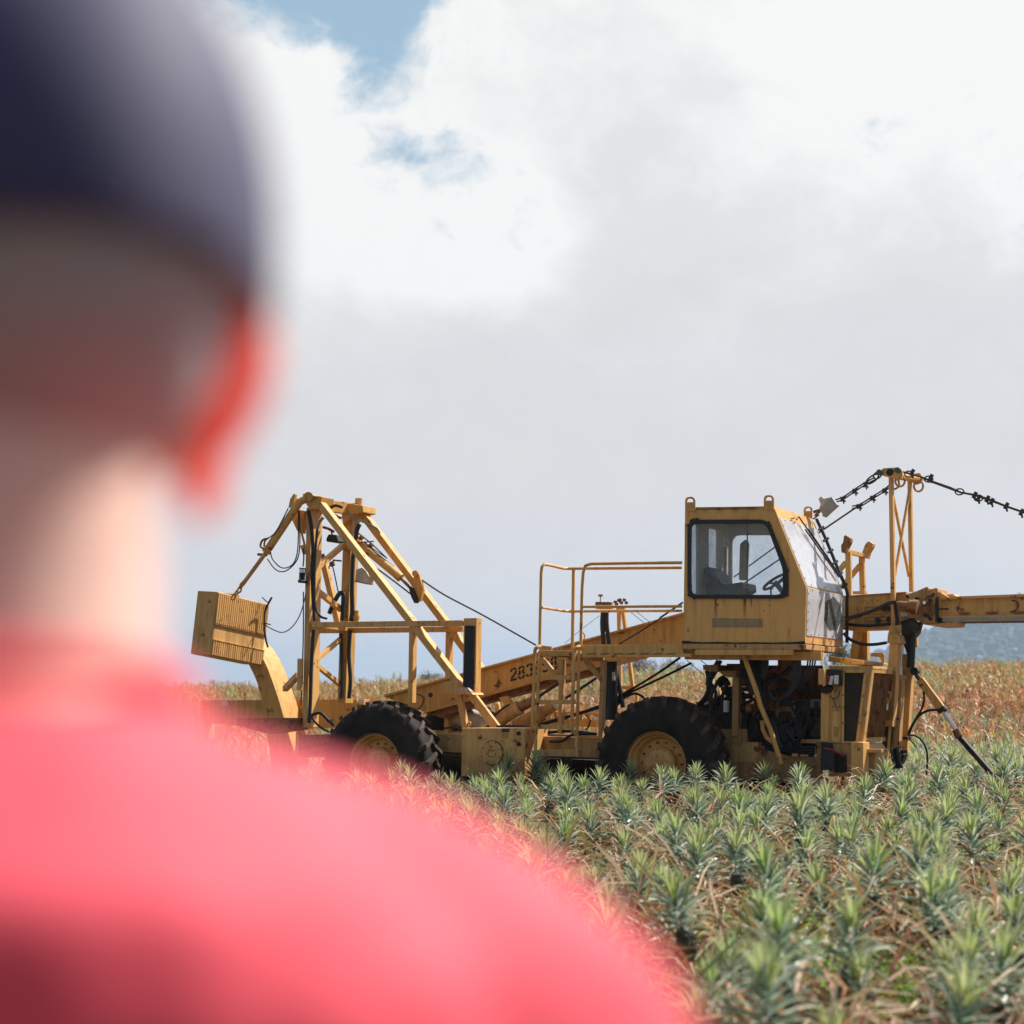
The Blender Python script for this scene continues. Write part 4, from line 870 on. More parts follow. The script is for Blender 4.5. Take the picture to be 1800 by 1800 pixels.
# rest cradle
bm = NB(); CA, CB = 1.95, 2.45
bar(bm, P(G(405, 765), CA), P(G(412, 1110), CA), .062, .06); bar(bm, P(G(512, 800), CB), P(G(520, 1100), CB), .062, .06)
beam(bm, P(G(395, 762), CA+.03), P(G(552, 800), CB+.1), .05, .05); bar(bm, P(G(315, 935), CA), P(G(388, 845), CA), .055, .05); bar(bm, P(G(350, 1050), CB-.02), P(G(500, 868), CB-.02), .055, .05)
prism(bm, G, CB+.05, .05, [(445, 1076), (550, 1076), (550, 1100), (445, 1100)]); cr = part('boom_cradle', bm, 'orange', bevel=.003)
for Y_, s in ((CA-.03, [(375, 640), (388, 632), (425, 658), (422, 690), (402, 730), (390, 772), (355, 770), (352, 712), (368, 690)]), (CB+.06, [(545, 700), (570, 680), (605, 700), (600, 725), (575, 765), (560, 818), (530, 812), (520, 768)])):
    bm = NB(); prism(bm, G, Y_, .12, s); part('cradle_ear', bm, 'rust' if Y_ < 2 else 'orange', cr, bevel=.003)
# ---- front boom
bm = NB(); prism(bm, Q, 1.72, .42, [(300, 222), (340, 205), (700, 182), (1140, 152), (1165, 200), (1165, 500), (1000, 600), (900, 640), (350, 655), (300, 650)])
prism(bm, Q, 1.68, .5, [(300, 205), (1140, 150), (1140, 162), (300, 218)]); prism(bm, Q, 1.69, .45, [(340, 590), (940, 560), (940, 640), (350, 655)])
fbm = part('front_boom', bm, 'orange', bevel=.004)
bm = NB()
for (x0_, y0_, x1_, y1_) in ((580, 335, 938, 452), (580, 465, 938, 575)):
    oo = rounded([(x0_, y0_), (x1_, y0_-18), (x1_, y1_-20), (x0_, y1_)], 14); ii = rounded([(x0_+18, y0_+16), (x1_-14, y0_), (x1_-14, y1_-36), (x0_+18, y1_-16)], 8)
    slab(bm, PS(Q, 1.69, oo), (0, .03, 0), [PS(Q, 1.69, ii)])
bar(bm, P(Q(620, 395), 1.7), P(Q(920, 370), 1.7), .03, .02); bar(bm, P(Q(620, 525), 1.7), P(Q(920, 505), 1.7), .03, .02); bar(bm, P(Q(485, 350), 1.68), P(Q(490, 580), 1.68), .03, .06)
part('slide_frame', bm, 'worn', fbm, bevel=.002)
bm = NB()
for q in ((850, 370), (925, 370), (775, 525), (925, 515)): p = P(Q(*q), 1.69); cyl(bm, p, p-Vector((0, .03, 0)), .032, 12)
part('bolt', bm, 'black', fbm)
bm = NB(); prism(bm, Q, 1.62, .5, [(1155, 185), (1290, 140), (1415, 85), (1438, 95), (1435, 115), (1375, 150), (1530, 100), (1560, 105), (1562, 130), (1558, 560), (1480, 575), (1370, 575), (1310, 540), (1270, 500), (1190, 500), (1050, 560), (1010, 555), (1030, 450), (1160, 300)])
kn = part('boom_knuckle', bm, 'worn', bevel=.005)
bm = NB(); prism(bm, Q, 1.58, .05, rounded([(1370, 235), (1530, 225), (1530, 560), (1375, 560)], 14)); part('hinge_plate', bm, 'worn', kn, bevel=.003)
bm = NB(); p = P(Q(1410, 380), 1.58); cyl(bm, p, p-Vector((0, .05, 0)), .055, 14); cyl(bm, P(Q(1440, 380), 1.55), P(Q(1440, 380), 1.6), .09, 6); part('pivot_pin', bm, 'rust', kn)
bm = NB(); p = P(Q(1392, 298), 1.56); cyl(bm, p, p-Vector((0, .03, 0)), .02, 8); part('grease_nipple', bm, 'chrome', kn)
bm = NB()
for q in ((1465, 262), (1468, 510), (1400, 465), (1430, 470), (1170, 215), (1290, 240)): p = P(Q(*q), 1.57); cyl(bm, p, p-Vector((0, .03, 0)), .02, 8)
bar(bm, P(Q(1560, 375), 1.5), P(Q(1700, 378), 1.5), .02, .03); bar(bm, P(Q(1550, 220), 1.55), P(Q(1550, 540), 1.55), .02, .1)
part('bolt', bm, 'black', kn)
bm = NB(); tube(bm, [P(Q(1060, 340), 1.45), P(Q(1180, 350), 1.45)], .06, 14); tube(bm, [P(Q(1180, 340), 1.45), P(Q(1230, 350), 1.45)], .075, 18); tube(bm, [P(Q(1230, 350), 1.45), P(Q(1300, 360), 1.45)], .085, 18); tube(bm, [P(Q(1025, 310), 1.42), P(Q(1070, 305), 1.42)], .03, 8)
mo = part('hydraulic_motor', bm, 'rust', kn, smooth=True)
bm = NB(); slab(bm, PS(Q, 1.6, [(1070, 400), (1085, 392), (1100, 425), (1160, 430), (1165, 470), (1080, 480)]), (0, .006, 0)); part('torn_label', bm, 'white', kn)
bm = NB(); hose(bm, Q, [(340, 545), (420, 490), (560, 450), (760, 380), (900, 310), (1000, 290), (1040, 290)], .022, 1.5); hose(bm, Q, [(340, 480), (450, 490), (560, 465)], .018, 1.55)
hose(bm, Q, [(325, 695), (380, 760), (480, 815), (600, 845), (740, 845), (890, 822)], .02, 1.5); hose(bm, Q, [(1000, 300), (1010, 400), (1030, 520), (1020, 600)], .02, 1.5)
hose(bm, Q, [(340, 575), (600, 600), (930, 580)], .02, 1.6); hose(bm, Q, [(1350, 550), (1300, 600), (1250, 640)], .02, 1.7); part('boom_hose', bm, 'hose', smooth=True)
# right-hand beam running out of the picture
RX = 2450
def rbm(x, yt, yb): return [(1150, yt), (x, yt), (x, yb), (1150, yb)]
bm = NB()
def P2(x, y, Y): return P(G(x, y), Y)
pl0 = P2(1140, 1145, 1.66); pl1 = P2(1140, 1275, 1.66); dX = 8.0
slope = (P2(1800, 1122, 1.66)-pl0); slope = slope/slope.x
slo2 = (P2(1800, 1265, 1.66)-pl1); slo2 = slo2/slo2.x
slab(bm, [pl0, pl0+slope*dX, pl1+slo2*dX, pl1], (0, .38, 0))
h3 = Vector((0, 0, .03)); off = Vector((0, -.05, 0))
slab(bm, [pl0+off+h3, pl0+slope*dX+off+h3, pl0+slope*dX+off, pl0+off], (0, .48, 0)); slab(bm, [pl1+off, pl1+slo2*dX+off, pl1+slo2*dX+off-h3*.7, pl1+off-h3*.7], (0, .48, 0))
db = part('discharge_beam', bm, 'yellow')
bm = NB(); q0_ = P2(1155, 1288, 1.6); slab(bm, [q0_, q0_+slo2*dX, q0_+slo2*dX-Vector((0, 0, .045)), q0_-Vector((0, 0, .045))], (0, .06, 0)); part('guide_rail', bm, 'grey', db)
bm = NB(); q0_ = P2(1160, 1305, 1.75); slab(bm, [q0_, q0_+slo2*dX, q0_+slo2*dX-Vector((0, 0, .03)), q0_-Vector((0, 0, .03))], (0, .3, 0))
for i in range(24): p = q0_+slo2*(.2+i*.3)+Vector((0, -.13, .075)); bx(bm, p.x, p.x+.12, p.y, p.y+.03, p.z-.012, p.z+.004)
part('under_rail', bm, 'rust', db)
bm = NB(); tube(bm, curve([P2(x, y, 1.655) for x, y in ((1700, 1148), (1738, 1158), (1755, 1185), (1745, 1215), (1725, 1232), (1690, 1242))], 4), .006, 5); part('weld_mark', bm, 'black', db)
bm = NB(); prism(bm, G, 1.6, .5, [(1118, 1080), (1145, 1085), (1140, 1280), (1115, 1280)]); prism(bm, G, 1.6, .06, [(1140, 1085), (1215, 1130), (1140, 1132)]); prism(bm, G, 1.9, .3, [(1180, 1102), (1240, 1097), (1285, 1132), (1215, 1134)])
prism(bm, G, 1.62, .4, [(995, 1338), (1130, 1330), (1278, 1310), (1272, 1352), (1130, 1358)]); part('beam_end_plate', bm, 'yellow', db, bevel=.003)
# ---- mast
MN, MF = 1.60, 2.42
bm = NB(); prism(bm, G, MN, .075, [(728, 170), (758, 170), (782, 1385), (748, 1385)]); part('mast_post', bm, 'yellow', bevel=.002)
bm = NB(); prism(bm, G, MF, .075, [(877, 190), (905, 190), (920, 1080), (890, 1080)]); part('mast_post', bm, 'orange', bevel=.002)
brace(P(G(765, 330), MN+.08), P(G(890, 960), MF), .03, 'orange', .03); brace(P(G(903, 230), MF), P(G(780, 945), MN+.08), .03, 'yellow', .03)
bm = NB(); prism(bm, G, MN-.05, .05, rounded([(645, 135), (690, 103), (818, 96), (838, 125), (832, 200), (770, 182), (690, 165), (650, 150)], [18, 10, 22, 20, 20, 10, 10, 10])); mh = part('mast_head', bm, 'yellow', bevel=.003)
bm = NB(); prism(bm, G, MF+.02, .05, rounded([(905, 150), (978, 140), (998, 185), (985, 215), (940, 235), (905, 205)], 15)); tube(bm, [P(G(800, 165), MN), P(G(955, 185), MF+.03)], .045, 12); part('mast_head_far', bm, 'orange', mh)
bm = NB(); p = P(G(738, 135), MN-.055); cyl(bm, p, p+Vector((0, .01, 0)), .042, 18); part('pin_hole', bm, 'black', mh)
bm = NB()
for q in ((662, 138), (806, 122)): p = P(G(*q), MN-.05); cyl(bm, p, p-Vector((0, .05, 0)), .034, 8)
part('green_pin', bm, 'green', mh)
bm = NB()
for (x, y, Y_) in ((820, 205, MN+.03), (966, 245, MF+.02), (775, 225, MN+.1)):
    c0_ = P(G(x, y), Y_); tube(bm, [c0_+Vector((.055*math.cos(t_), .0, .065*math.sin(t_))) for t_ in [j*2*PI/14 for j in range(15)]], .013, 7)
part('shackle', bm, 'worn', mh, smooth=True)
bm = NB()
def chain(f, pts, Y0, Y1, r=.009, clips=(), double=.014):
    w = [P(f(*q), Y0+(Y1-Y0)*i/(len(pts)-1)) for i, q in enumerate(pts)]
    c_1 = curve(w, 4) if len(w) > 2 else w
    tube(bm, [p+Vector((0, 0, double)) for p in c_1], r, 6)
    if double: tube(bm, [p-Vector((0, 0, double)) for p in c_1], r, 6)
    for q in clips:
        k_ = (q[0]-pts[0][0])/(pts[-1][0]-pts[0][0]); p = P(f(*q), Y0+(Y1-Y0)*k_)
        cyl(bm, p-Vector((.03, 0, .03)), p+Vector((.03, 0, .03)), .016, 6); cyl(bm, p-Vector((.03, 0, -.02)), p+Vector((.03, 0, -.035)), .012, 6)
        tube(bm, [p+Vector((.0, 0, -.01)), p+Vector((.012, 0, -.06))], .009, 5)
chain(G, [(620, 185), (545, 225), (460, 280), (370, 340), (305, 365)], MN, MN, clips=[(548, 232), (465, 282), (368, 345)])
chain(G, [(305, 365), (160, 465)], MN, MN, double=0)
chain(G, [(740, 240), (700, 275), (605, 335), (500, 400), (440, 412)], MN+.2, MN+.2, clips=[(703, 278), (606, 336), (498, 402)])
chain(G, [(500, 395), (190, 605)], MN+.2, MN+.2, double=0, r=.011)
w0 = P(G(500, 395), MN+.2); w1 = P(G(190, 605), MN+.2); tube(bm, [w1, w1+(w1-w0)*2.2], .010, 6)
w0 = P(G(305, 365), MN); w1 = P(G(160, 465), MN); tube(bm, [w1+Vector((0, .1, 0)), w1+(w1-w0)*5.0+Vector((0, .25, 0))], .009, 6)
for (x, y, a_r) in ((600, 190, 0), (640, 160, 1)):
    c0_ = P(G(x, y), MN); d1 = (P(G(630, 170), MN)-P(G(560, 220), MN)).normalized(); u1 = Vector((-d1.z, 0, d1.x))
    tube(bm, [c0_+d1*(.085 if not a_r else .05)*math.cos(t_)+u1*.035*math.sin(t_) for t_ in [j*2*PI/14 for j in range(15)]], .01, 6)
# right-hand stay
w = [P(G(x, y), MN+.1) for x, y in ((830, 130), (980, 170), (1060, 205), (1220, 262), (1300, 295), (1410, 315), (1520, 350), (1660, 405), (1790, 450))]
d_ = (w[-1]-w[-2]); w.append(w[-1]+d_*14); tube(bm, w, [.012, .012, .016, .018, .012, .014, .017, .014, .014, .014], 7)
for (x, y) in ((890, 150), (1045, 190), (1290, 290), (1440, 340)):
    c0_ = P(G(x, y), MN+.1); tube(bm, [c0_+Vector((.05*math.cos(t_), .0, .035*math.sin(t_))) for t_ in [j*2*PI/12 for j in range(13)]], .009, 6)
for (x, y) in ((915, 140), (1062, 180), (1410, 320), (1440, 345), (1510, 350), (1545, 370), (1660, 405), (1780, 455)):
    p = P(G(x, y), MN+.1); cyl(bm, p-Vector((.02, 0, .03)), p+Vector((.02, 0, .04)), .022, 6); tube(bm, [p, p+Vector((.01, 0, -.06))], .012, 5)
part('stay_cable', bm, 'cable', smooth=True)
# ---- front lift column
bm = NB(); CY = 1.30
prism(bm, Q, CY, .16, [(930, 830), (1035, 830), (1020, 1140), (1010, 1400), (970, 1850), (845, 1850), (880, 1500), (905, 1140)]); prism(bm, R, CY, .16, [(1140, 240), (1262, 240), (1215, 1045), (1082, 1035)])
part('lift_column', bm, 'yellow', bevel=.003)
bm = NB(); prism(bm, Q, CY-.03, .25, rounded([(895, 830), (905, 720), (920, 660), (950, 635), (990, 660), (1000, 700), (1045, 720), (1075, 830)], [4, 10, 20, 20, 20, 10, 10, 4])); prism(bm, Q, CY+.15, .3, [(880, 605), (1080, 590), (1080, 700), (930, 660)]); bolt(bm, P(Q(950, 695), CY-.03), .02); part('column_head', bm, 'worn', bevel=.004)
bm = NB(); slab(bm, PS(R, CY-.004, [(1140, 362), (1210, 366), (1200, 530), (1132, 520)]), (0, .003, 0)); part('red_sticker', bm, 'red')
bm = NB(); prism(bm, R, CY+.04, .1, [(1095, 1040), (1160, 1042), (1120, 1380), (1060, 1380)]); part('slide_tube', bm, 'pad')
bm = NB(); prism(bm, R, CY+.04, .1, [(1160, 1042), (1192, 1050), (1160, 1440), (1135, 1440)]); prism(bm, R, CY, .1, [(1130, 1440), (1165, 1440), (1165, 1600), (1110, 1600)]); part('slide_tube_edge', bm, 'orange')
bm = NB(); cyl(bm, P(R(1040, 1580), CY-.1), P(R(1150, 1570), CY+.1), .055, 14); cyl(bm, P(R(1040, 1580), CY-.15), P(R(1040, 1580), CY+.1), .05, 12); part('foot_pin', bm, 'yellow', smooth=True)
bm = NB(); tube(bm, curve([P(R(*q), CY-.06) for q in ((1150, 545), (1190, 580), (1185, 630), (1150, 650), (1120, 610))], 4), .013, 6); tube(bm, [P(R(1145, 650), CY-.06), P(R(1138, 720), CY-.06)], .022, 8); part('hook', bm, 'worn', smooth=True)
bm = NB(); tube(bm, [P(R(1138, 720), CY-.06), P(R(1132, 800), CY-.06)], .02, 10); part('hook_pin', bm, 'chrome', smooth=True)
bm = NB(); prism(bm, R, 1.5, .14, [(1255, 340), (1360, 340), (1300, 1500), (1275, 1545), (1210, 1400)]); prism(bm, R, 1.45, .22, [(1272, 298), (1365, 300), (1362, 345), (1330, 380), (1268, 370)]); part('slide_column', bm, 'worn', bevel=.003)
bm = NB(); prism(bm, R, 1.72, .1, [(1365, 0), (1440, 0), (1395, 400), (1330, 1500), (1300, 1500), (1350, 400)]); part('inner_channel', bm, 'orange')
bm = NB(); prism(bm, R, 1.75, .14, [(1412, 185), (1500, 190), (1482, 500), (1440, 1120), (1425, 1420), (1330, 1420), (1345, 1200), (1385, 600)]); part('outer_column', bm, 'yellow', bevel=.003)
bm = NB(); bar(bm, P(R(1335, 1205), 1.74), P(R(1440, 1210), 1.74), .03, .17); bar(bm, P(R(1255, 925), 1.49), P(R(1310, 930), 1.49), .02, .16); tube(bm, [P(R(1350, 1480), 1.6), P(R(1400, 1500), 1.6)], .075, 10); tube(bm, [P(R(1320, 1400), 1.6), P(R(1425, 1410), 1.6)], .03, 8)
hose(bm, R, [(1240, 700), (1235, 900), (1200, 1200), (1180, 1400)], .02, 1.4); hose(bm, R, [(1280, 1350), (1300, 1500), (1340, 1640)], .03, 1.5); tube(bm, [P(R(1180, 1380), 1.5), P(R(1230, 1650), 1.5)], .06, 8)
part('column_clamp', bm, 'black')
bm = NB(); tube(bm, [P(Q(1095, 840), 1.55), P(Q(1058, 1255), 1.55)], .017, 10); tube(bm, [P(Q(1100, 820), 1.6), P(Q(1080, 1250), 1.6)], .014, 8); part('piston_rod', bm, 'chrome', smooth=True)
bm = NB(); tube(bm, [P(Q(1225, 690), 1.65), P(Q(1200, 1150), 1.65)], .048, 14); part('black_cylinder', bm, 'hose', smooth=True)
bm = NB(); prism(bm, Q, 1.6, .3, [(1080, 540), (1180, 510), (1290, 560), (1260, 680), (1180, 780), (1165, 1000), (1120, 860), (1080, 840)]); cyl(bm, P(Q(1230, 620), 1.5), P(Q(1230, 620), 1.7), .07, 16); cyl(bm, P(Q(1280, 630), 1.6), P(Q(1280, 630), 1.75), .045, 12); cyl(bm, P(Q(1160, 640), 1.5), P(Q(1160, 640), 1.7), .07, 14)
part('swivel', bm, 'engine')
bm = NB(); prism(bm, Q, 2.2, .08, [(1265, 720), (1285, 740), (1290, 870), (1255, 880)]); bar(bm, P(Q(1245, 900), 2.2), P(Q(1235, 1140), 2.2), .02, .05); part('far_column', bm, 'orange')
bm = NB(); prism(bm, Q, 1.7, .12, [(1140, 1140), (1225, 1145), (1225, 1250), (1140, 1250)]); part('column_block', bm, 'yellow')
# ---- stabiliser ram to the ground on the right
SY = 1.75
g0 = P(H(940, 360), SY); g1 = P(H(975, 425), SY); g2 = P(H(1150, 660), SY); g3 = P(H(1260, 820), SY); g4 = P(H(1290, 880), SY); g5 = P(H(1600, 1235), SY-.1)
bm = NB(); beam(bm, g1, g2, .07, .09); beam(bm, P(H(985, 420), SY), P(H(1035, 470), SY), .05, .03); ram = part('stabiliser_ram', bm, 'yellow', bevel=.004)
bm = NB(); tube(bm, [g0+Vector((-.03, 0, .03)), g1], .028, 8); tube(bm, curve([P(H(*q), SY-.03) for q in ((920, 350), (945, 340), (960, 365), (945, 385), (965, 420))], 4), .012, 6); cyl(bm, g0-Vector((0, .06, 0)), g0+Vector((0, .06, 0)), .045, 10); tube(bm, [g2+(g1-g2)*.04, g2+(g3-g2)*.1], .06, 10); part('clevis', bm, 'engine', ram, smooth=True)
bm = NB(); tube(bm, [g2, g3], .024, 12); part('ram_rod', bm, 'chrome', ram, smooth=True)
bm = NB(); tube(bm, [g3, g4], .048, 10); part('ram_collar', bm, 'rust', ram, smooth=True)
bm = NB(); beam(bm, g4, g5, .055, .055); part('stabiliser_leg', bm, 'engine', ram, bevel=.003)
bm = NB()
hose(bm, H, [(1005, 520), (1010, 590), (985, 670), (930, 760), (890, 860)], .013, SY-.05); hose(bm, H, [(1190, 670), (1100, 665), (1030, 675), (960, 720), (900, 820), (885, 870)], .016, SY-.05)
hose(bm, H, [(885, 870), (940, 870), (1000, 920), (1035, 1020), (1030, 1180)], .012, SY-.1); hose(bm, H, [(890, 875), (915, 920), (950, 960)], .008, SY-.1); part('stabiliser_hose', bm, 'hose', ram, smooth=True)

bm = NB(); bx(bm, hr.x+.2, 1.4, .95, 1.6, .32, .72); bx(bm, -1.9, -.75, .75, 1.75, .22, .5); cyl(bm, (hr.x, 1.25, .7), (1.2, 1.25, .7), .07, 10)  # dark clutter added to blacken the shaded void under the chassis
for i in range(10): x = hr.x+.5+i*.28; bx(bm, x, x+.12, .8+.1*(i % 3), 1.0, .35, .62)
part('dark_underbody_fill', bm, 'engine')
# ================================================================== TERRAIN
def sst(a, b, x):
    t_ = np.clip((x-a)/(b-a), 0, 1); return t_*t_*(3-2*t_)
def gh(x, y):
    x = np.asarray(x, float); y = np.asarray(y, float)
    ridge = 1.30 + .030*np.clip(x, -40, 40)
    z = GZ + (ridge-GZ)*sst(30, 74, y)*(.35+.65*sst(26, 72, y))
    z = np.where(y > 74, ridge - (ridge+14)*sst(74, 420, y) - 12*sst(420, 1200, y), z)
    z = z + .05*np.sin(x*.7+.3)*np.sin(y*.5+1)*sst(22, 34, y) + .04*np.sin(x*2.1)*np.sin(y*1.3)*sst(26, 40, y)
    # a shallow cut track across the slope
    z = z - .35*np.exp(-((y-(50+.12*x))/1.1)**2)*sst(-2, 8, x)
    return z
ys = np.concatenate([np.linspace(-60, -4, 10), np.linspace(-2, 30, 70), np.linspace(30.6, 90, 110), np.geomspace(93, 9000, 46)])
u_ = np.linspace(-1, 1, 121); xs = np.sign(u_)*(np.abs(u_)*24 + 5000*np.abs(u_)**9)
X, Yg = np.meshgrid(xs, ys); Z = gh(X, Yg)
V = np.stack([X, Yg, Z], -1).reshape(-1, 3); nx, ny = len(xs), len(ys)
F = [(j*nx+i, j*nx+i+1, (j+1)*nx+i+1, (j+1)*nx+i) for j in range(ny-1) for i in range(nx-1)]
me = bpy.data.meshes.new('ground'); me.from_pydata(V.tolist(), [], F); me.update()
for p in me.polygons: p.use_smooth = True
gr = bpy.data.objects.new('ground', me); COL.objects.link(gr); tag(gr, kind='structure')
m, t, b = nt('red_soil'); v = coords(t)
n1 = noi(t, v, 3.2, 9, .7); n2 = noi(t, v, .35, 4); n3 = noi(t, v, 40, 5, .6)
c = ramp(t, n1, [(.3, (.022, .011, .008)), (.5, (.055, .027, .016)), (.64, (.11, .06, .033)), (.78, (.2, .13, .08))])
c = mixc(t, ramp(t, n2, [(.35, (0, 0, 0)), (.65, (.6, .6, .6))]), c, (.12, .075, .035)); c = mixc(t, .35, c, ramp(t, n3, [(.3, (.02, .01, .008)), (.7, (.24, .15, .08))]))
t.links.new(c, b.inputs['Base Color']); b.inputs['Roughness'].default_value = .95; bump(t, b, n1, .8, .06); me.materials.append(m)

# ------------------------------------------------------------------ leaf material (per-leaf colour attribute)
def leafmat(name, rough=.36, trans=.46, spec=.6):
    m, t, b = nt(name)
    at = t.nodes.new('ShaderNodeAttribute'); at.attribute_name = 'tint'
    oi = t.nodes.new('ShaderNodeObjectInfo'); hs = t.nodes.new('ShaderNodeHueSaturation')
    n = noi(t, coords(t), 30, 3)
    t.links.new(mth(t, 'ADD', .485, mth(t, 'MULTIPLY', oi.outputs['Random'], .03)), hs.inputs['Hue'])
    t.links.new(mth(t, 'ADD', .72, mth(t, 'MULTIPLY', n, .5)), hs.inputs['Value']); t.links.new(at.outputs['Color'], hs.inputs['Color'])
    t.links.new(hs.outputs[0], b.inputs['Base Color']); b.inputs['Roughness'].default_value = rough; b.inputs['Specular IOR Level'].default_value = spec
    tl_ = t.nodes.new('ShaderNodeBsdfTranslucent'); t.links.new(hs.outputs[0], tl_.inputs[0])
    mx = t.nodes.new('ShaderNodeMixShader'); mx.inputs[0].default_value = trans
    t.links.new(b.outputs[0], mx.inputs[1]); t.links.new(tl_.outputs[0], mx.inputs[2]); t.links.new(mx.outputs[0], t.nodes['Material Output'].inputs[0])
    return m
M['leaf'] = leafmat('pineapple_leaf'); M['dryleaf'] = leafmat('dry_leaf', .5, .3, .45); M['foliage'] = leafmat('bush_leaf', .6, .3, .3)
class Leaves:
    def __init__(s): s.v = []; s.f = []; s.c = []
    def leaf(s, base, az, el, ln, w, droop, col, segs=4, fold=.35, tipcol=None, curl=0):
        """arching blade: base point, azimuth, start elevation, length, width, droop, colour"""
        p = np.array(base, float); k0 = len(s.v); e = el; a = az; side = np.array([-math.sin(az), math.cos(az), 0])
        for i in range(segs+1):
            f = i/segs; ww = w*(.75+.5*f)*(1-f)**.55 if i < segs else 0
            dirv = np.array([math.cos(a)*math.cos(e), math.sin(a)*math.cos(e), math.sin(e)])
            upn = np.cross(side, dirv) * -1; upn = upn if upn[2] > 0 or abs(e) > 1.2 else -upn
            cc = np.array(col)*(1-f) + np.array(tipcol if tipcol is not None else col)*f
            if i < segs:
                for q in (p + side*ww/2 + upn*ww*fold, p - upn*0, p - side*ww/2 + upn*ww*fold): s.v.append(q); s.c.append(cc)
            else: s.v.append(p.copy()); s.c.append(cc)
            if i:
                a0 = k0+3*(i-1)
                if i < segs:
                    b0_ = k0+3*i; s.f += [(a0, a0+1, b0_+1, b0_), (a0+1, a0+2, b0_+2, b0_+1)]
                else: s.f += [(a0, a0+1, k0+3*segs), (a0+1, a0+2, k0+3*segs)]
            p = p + dirv*ln/segs; e -= droop/segs*(1+f); a += curl/segs
    def blob(s, c, rx, rz, col, n=8, m_=6, amp=.15, rnd=random):
        k0 = len(s.v)
        for j in range(m_+1):
            th = PI*j/m_
            for i in range(n):
                ph = 2*PI*i/n+j*.4; r_ = 1+amp*rnd.uniform(-1, 1)
                s.v.append(np.array(c)+np.array([rx*math.sin(th)*math.cos(ph)*r_, rx*math.sin(th)*math.sin(ph)*r_, rz*math.cos(th)])); s.c.append(np.array(col)*rnd.uniform(.6, 1.35))
        for j in range(m_):
            for i in range(n): s.f.append((k0+j*n+i, k0+j*n+(i+1) % n, k0+(j+1)*n+(i+1) % n, k0+(j+1)*n+i))
    def mesh(s, name, mat):
        me = bpy.data.meshes.new(name); me.from_pydata([tuple(q) for q in s.v], [], s.f); me.update()
        at = me.color_attributes.new('tint', 'FLOAT_COLOR', 'POINT'); arr = np.ones((len(s.v), 4), np.float32); arr[:, :3] = np.array(s.c); at.data.foreach_set('color', arr.ravel())
        me.materials.append(M[mat]); return me
BG = [(.12, .19, .14), (.17, .26, .18), (.22, .31, .21), (.09, .15, .11), (.36, .43, .31), (.50, .55, .43)]
YG = [(.42, .50, .14), (.48, .54, .20), (.34, .44, .13)]
DRY = [(.62, .48, .30), (.66, .55, .38), (.58, .36, .16), (.38, .22, .10), (.46, .27, .10), (.5, .34, .2), (.30, .16, .08), (.52, .24, .06), (.42, .19, .06), (.55, .38, .26), (.34, .14, .07), (.24, .22, .10), (.20, .22, .09), (.28, .28, .10)]
def jc(c, r_): k = r_.uniform(.8, 1.25); return tuple(min(1, max(0, q*k*r_.uniform(.93, 1.07))) for q in c)
def crown(lv, r_, h, n, seg, sc=1.0, brown=False):
    for i in range(n):
        f = i/n; az = i*2.39996 + r_.uniform(-.2, .2)
        el = .15 + 1.25*f**.8 + r_.uniform(-.12, .12); ln = (.19-.05*f)*sc*r_.uniform(.8, 1.15)
        z = h - .22*sc*(1-f)
        if brown: col = jc(r_.choice(DRY), r_); tip = jc(r_.choice(DRY), r_)
        else:
            col = jc(r_.choice(BG), r_) if f < .68 else jc(r_.choice(YG), r_); tip = tuple(.5*a+.5*b_ for a, b_ in zip(col, (.52, .56, .42)))
        lv.leaf((.02*math.cos(az), .02*math.sin(az), z), az, el, ln, .033*sc*(1.15-.4*f), .7*(1-f*.7), col, seg, .35, tip)
def base(lv, r_, n, seg, h, dryp=.75, ln=.5, wm=1):
    for i in range(n):
        az = r_.uniform(0, 2*PI); el = r_.uniform(.25, 1.25); col = jc(r_.choice(DRY), r_) if r_.random() < dryp else jc(r_.choice([(.16, .19, .08), (.13, .17, .10), (.22, .24, .09)]), r_)
        lv.leaf((.03*math.cos(az), .03*math.sin(az), r_.uniform(.0, h*.55)), az, el, ln*r_.uniform(.6, 1.2), .034*wm*r_.uniform(.7, 1.15), r_.uniform(.7, 2.0), col, seg, .28, jc(r_.choice(DRY), r_), r_.uniform(-.5, .5))
VAR = []
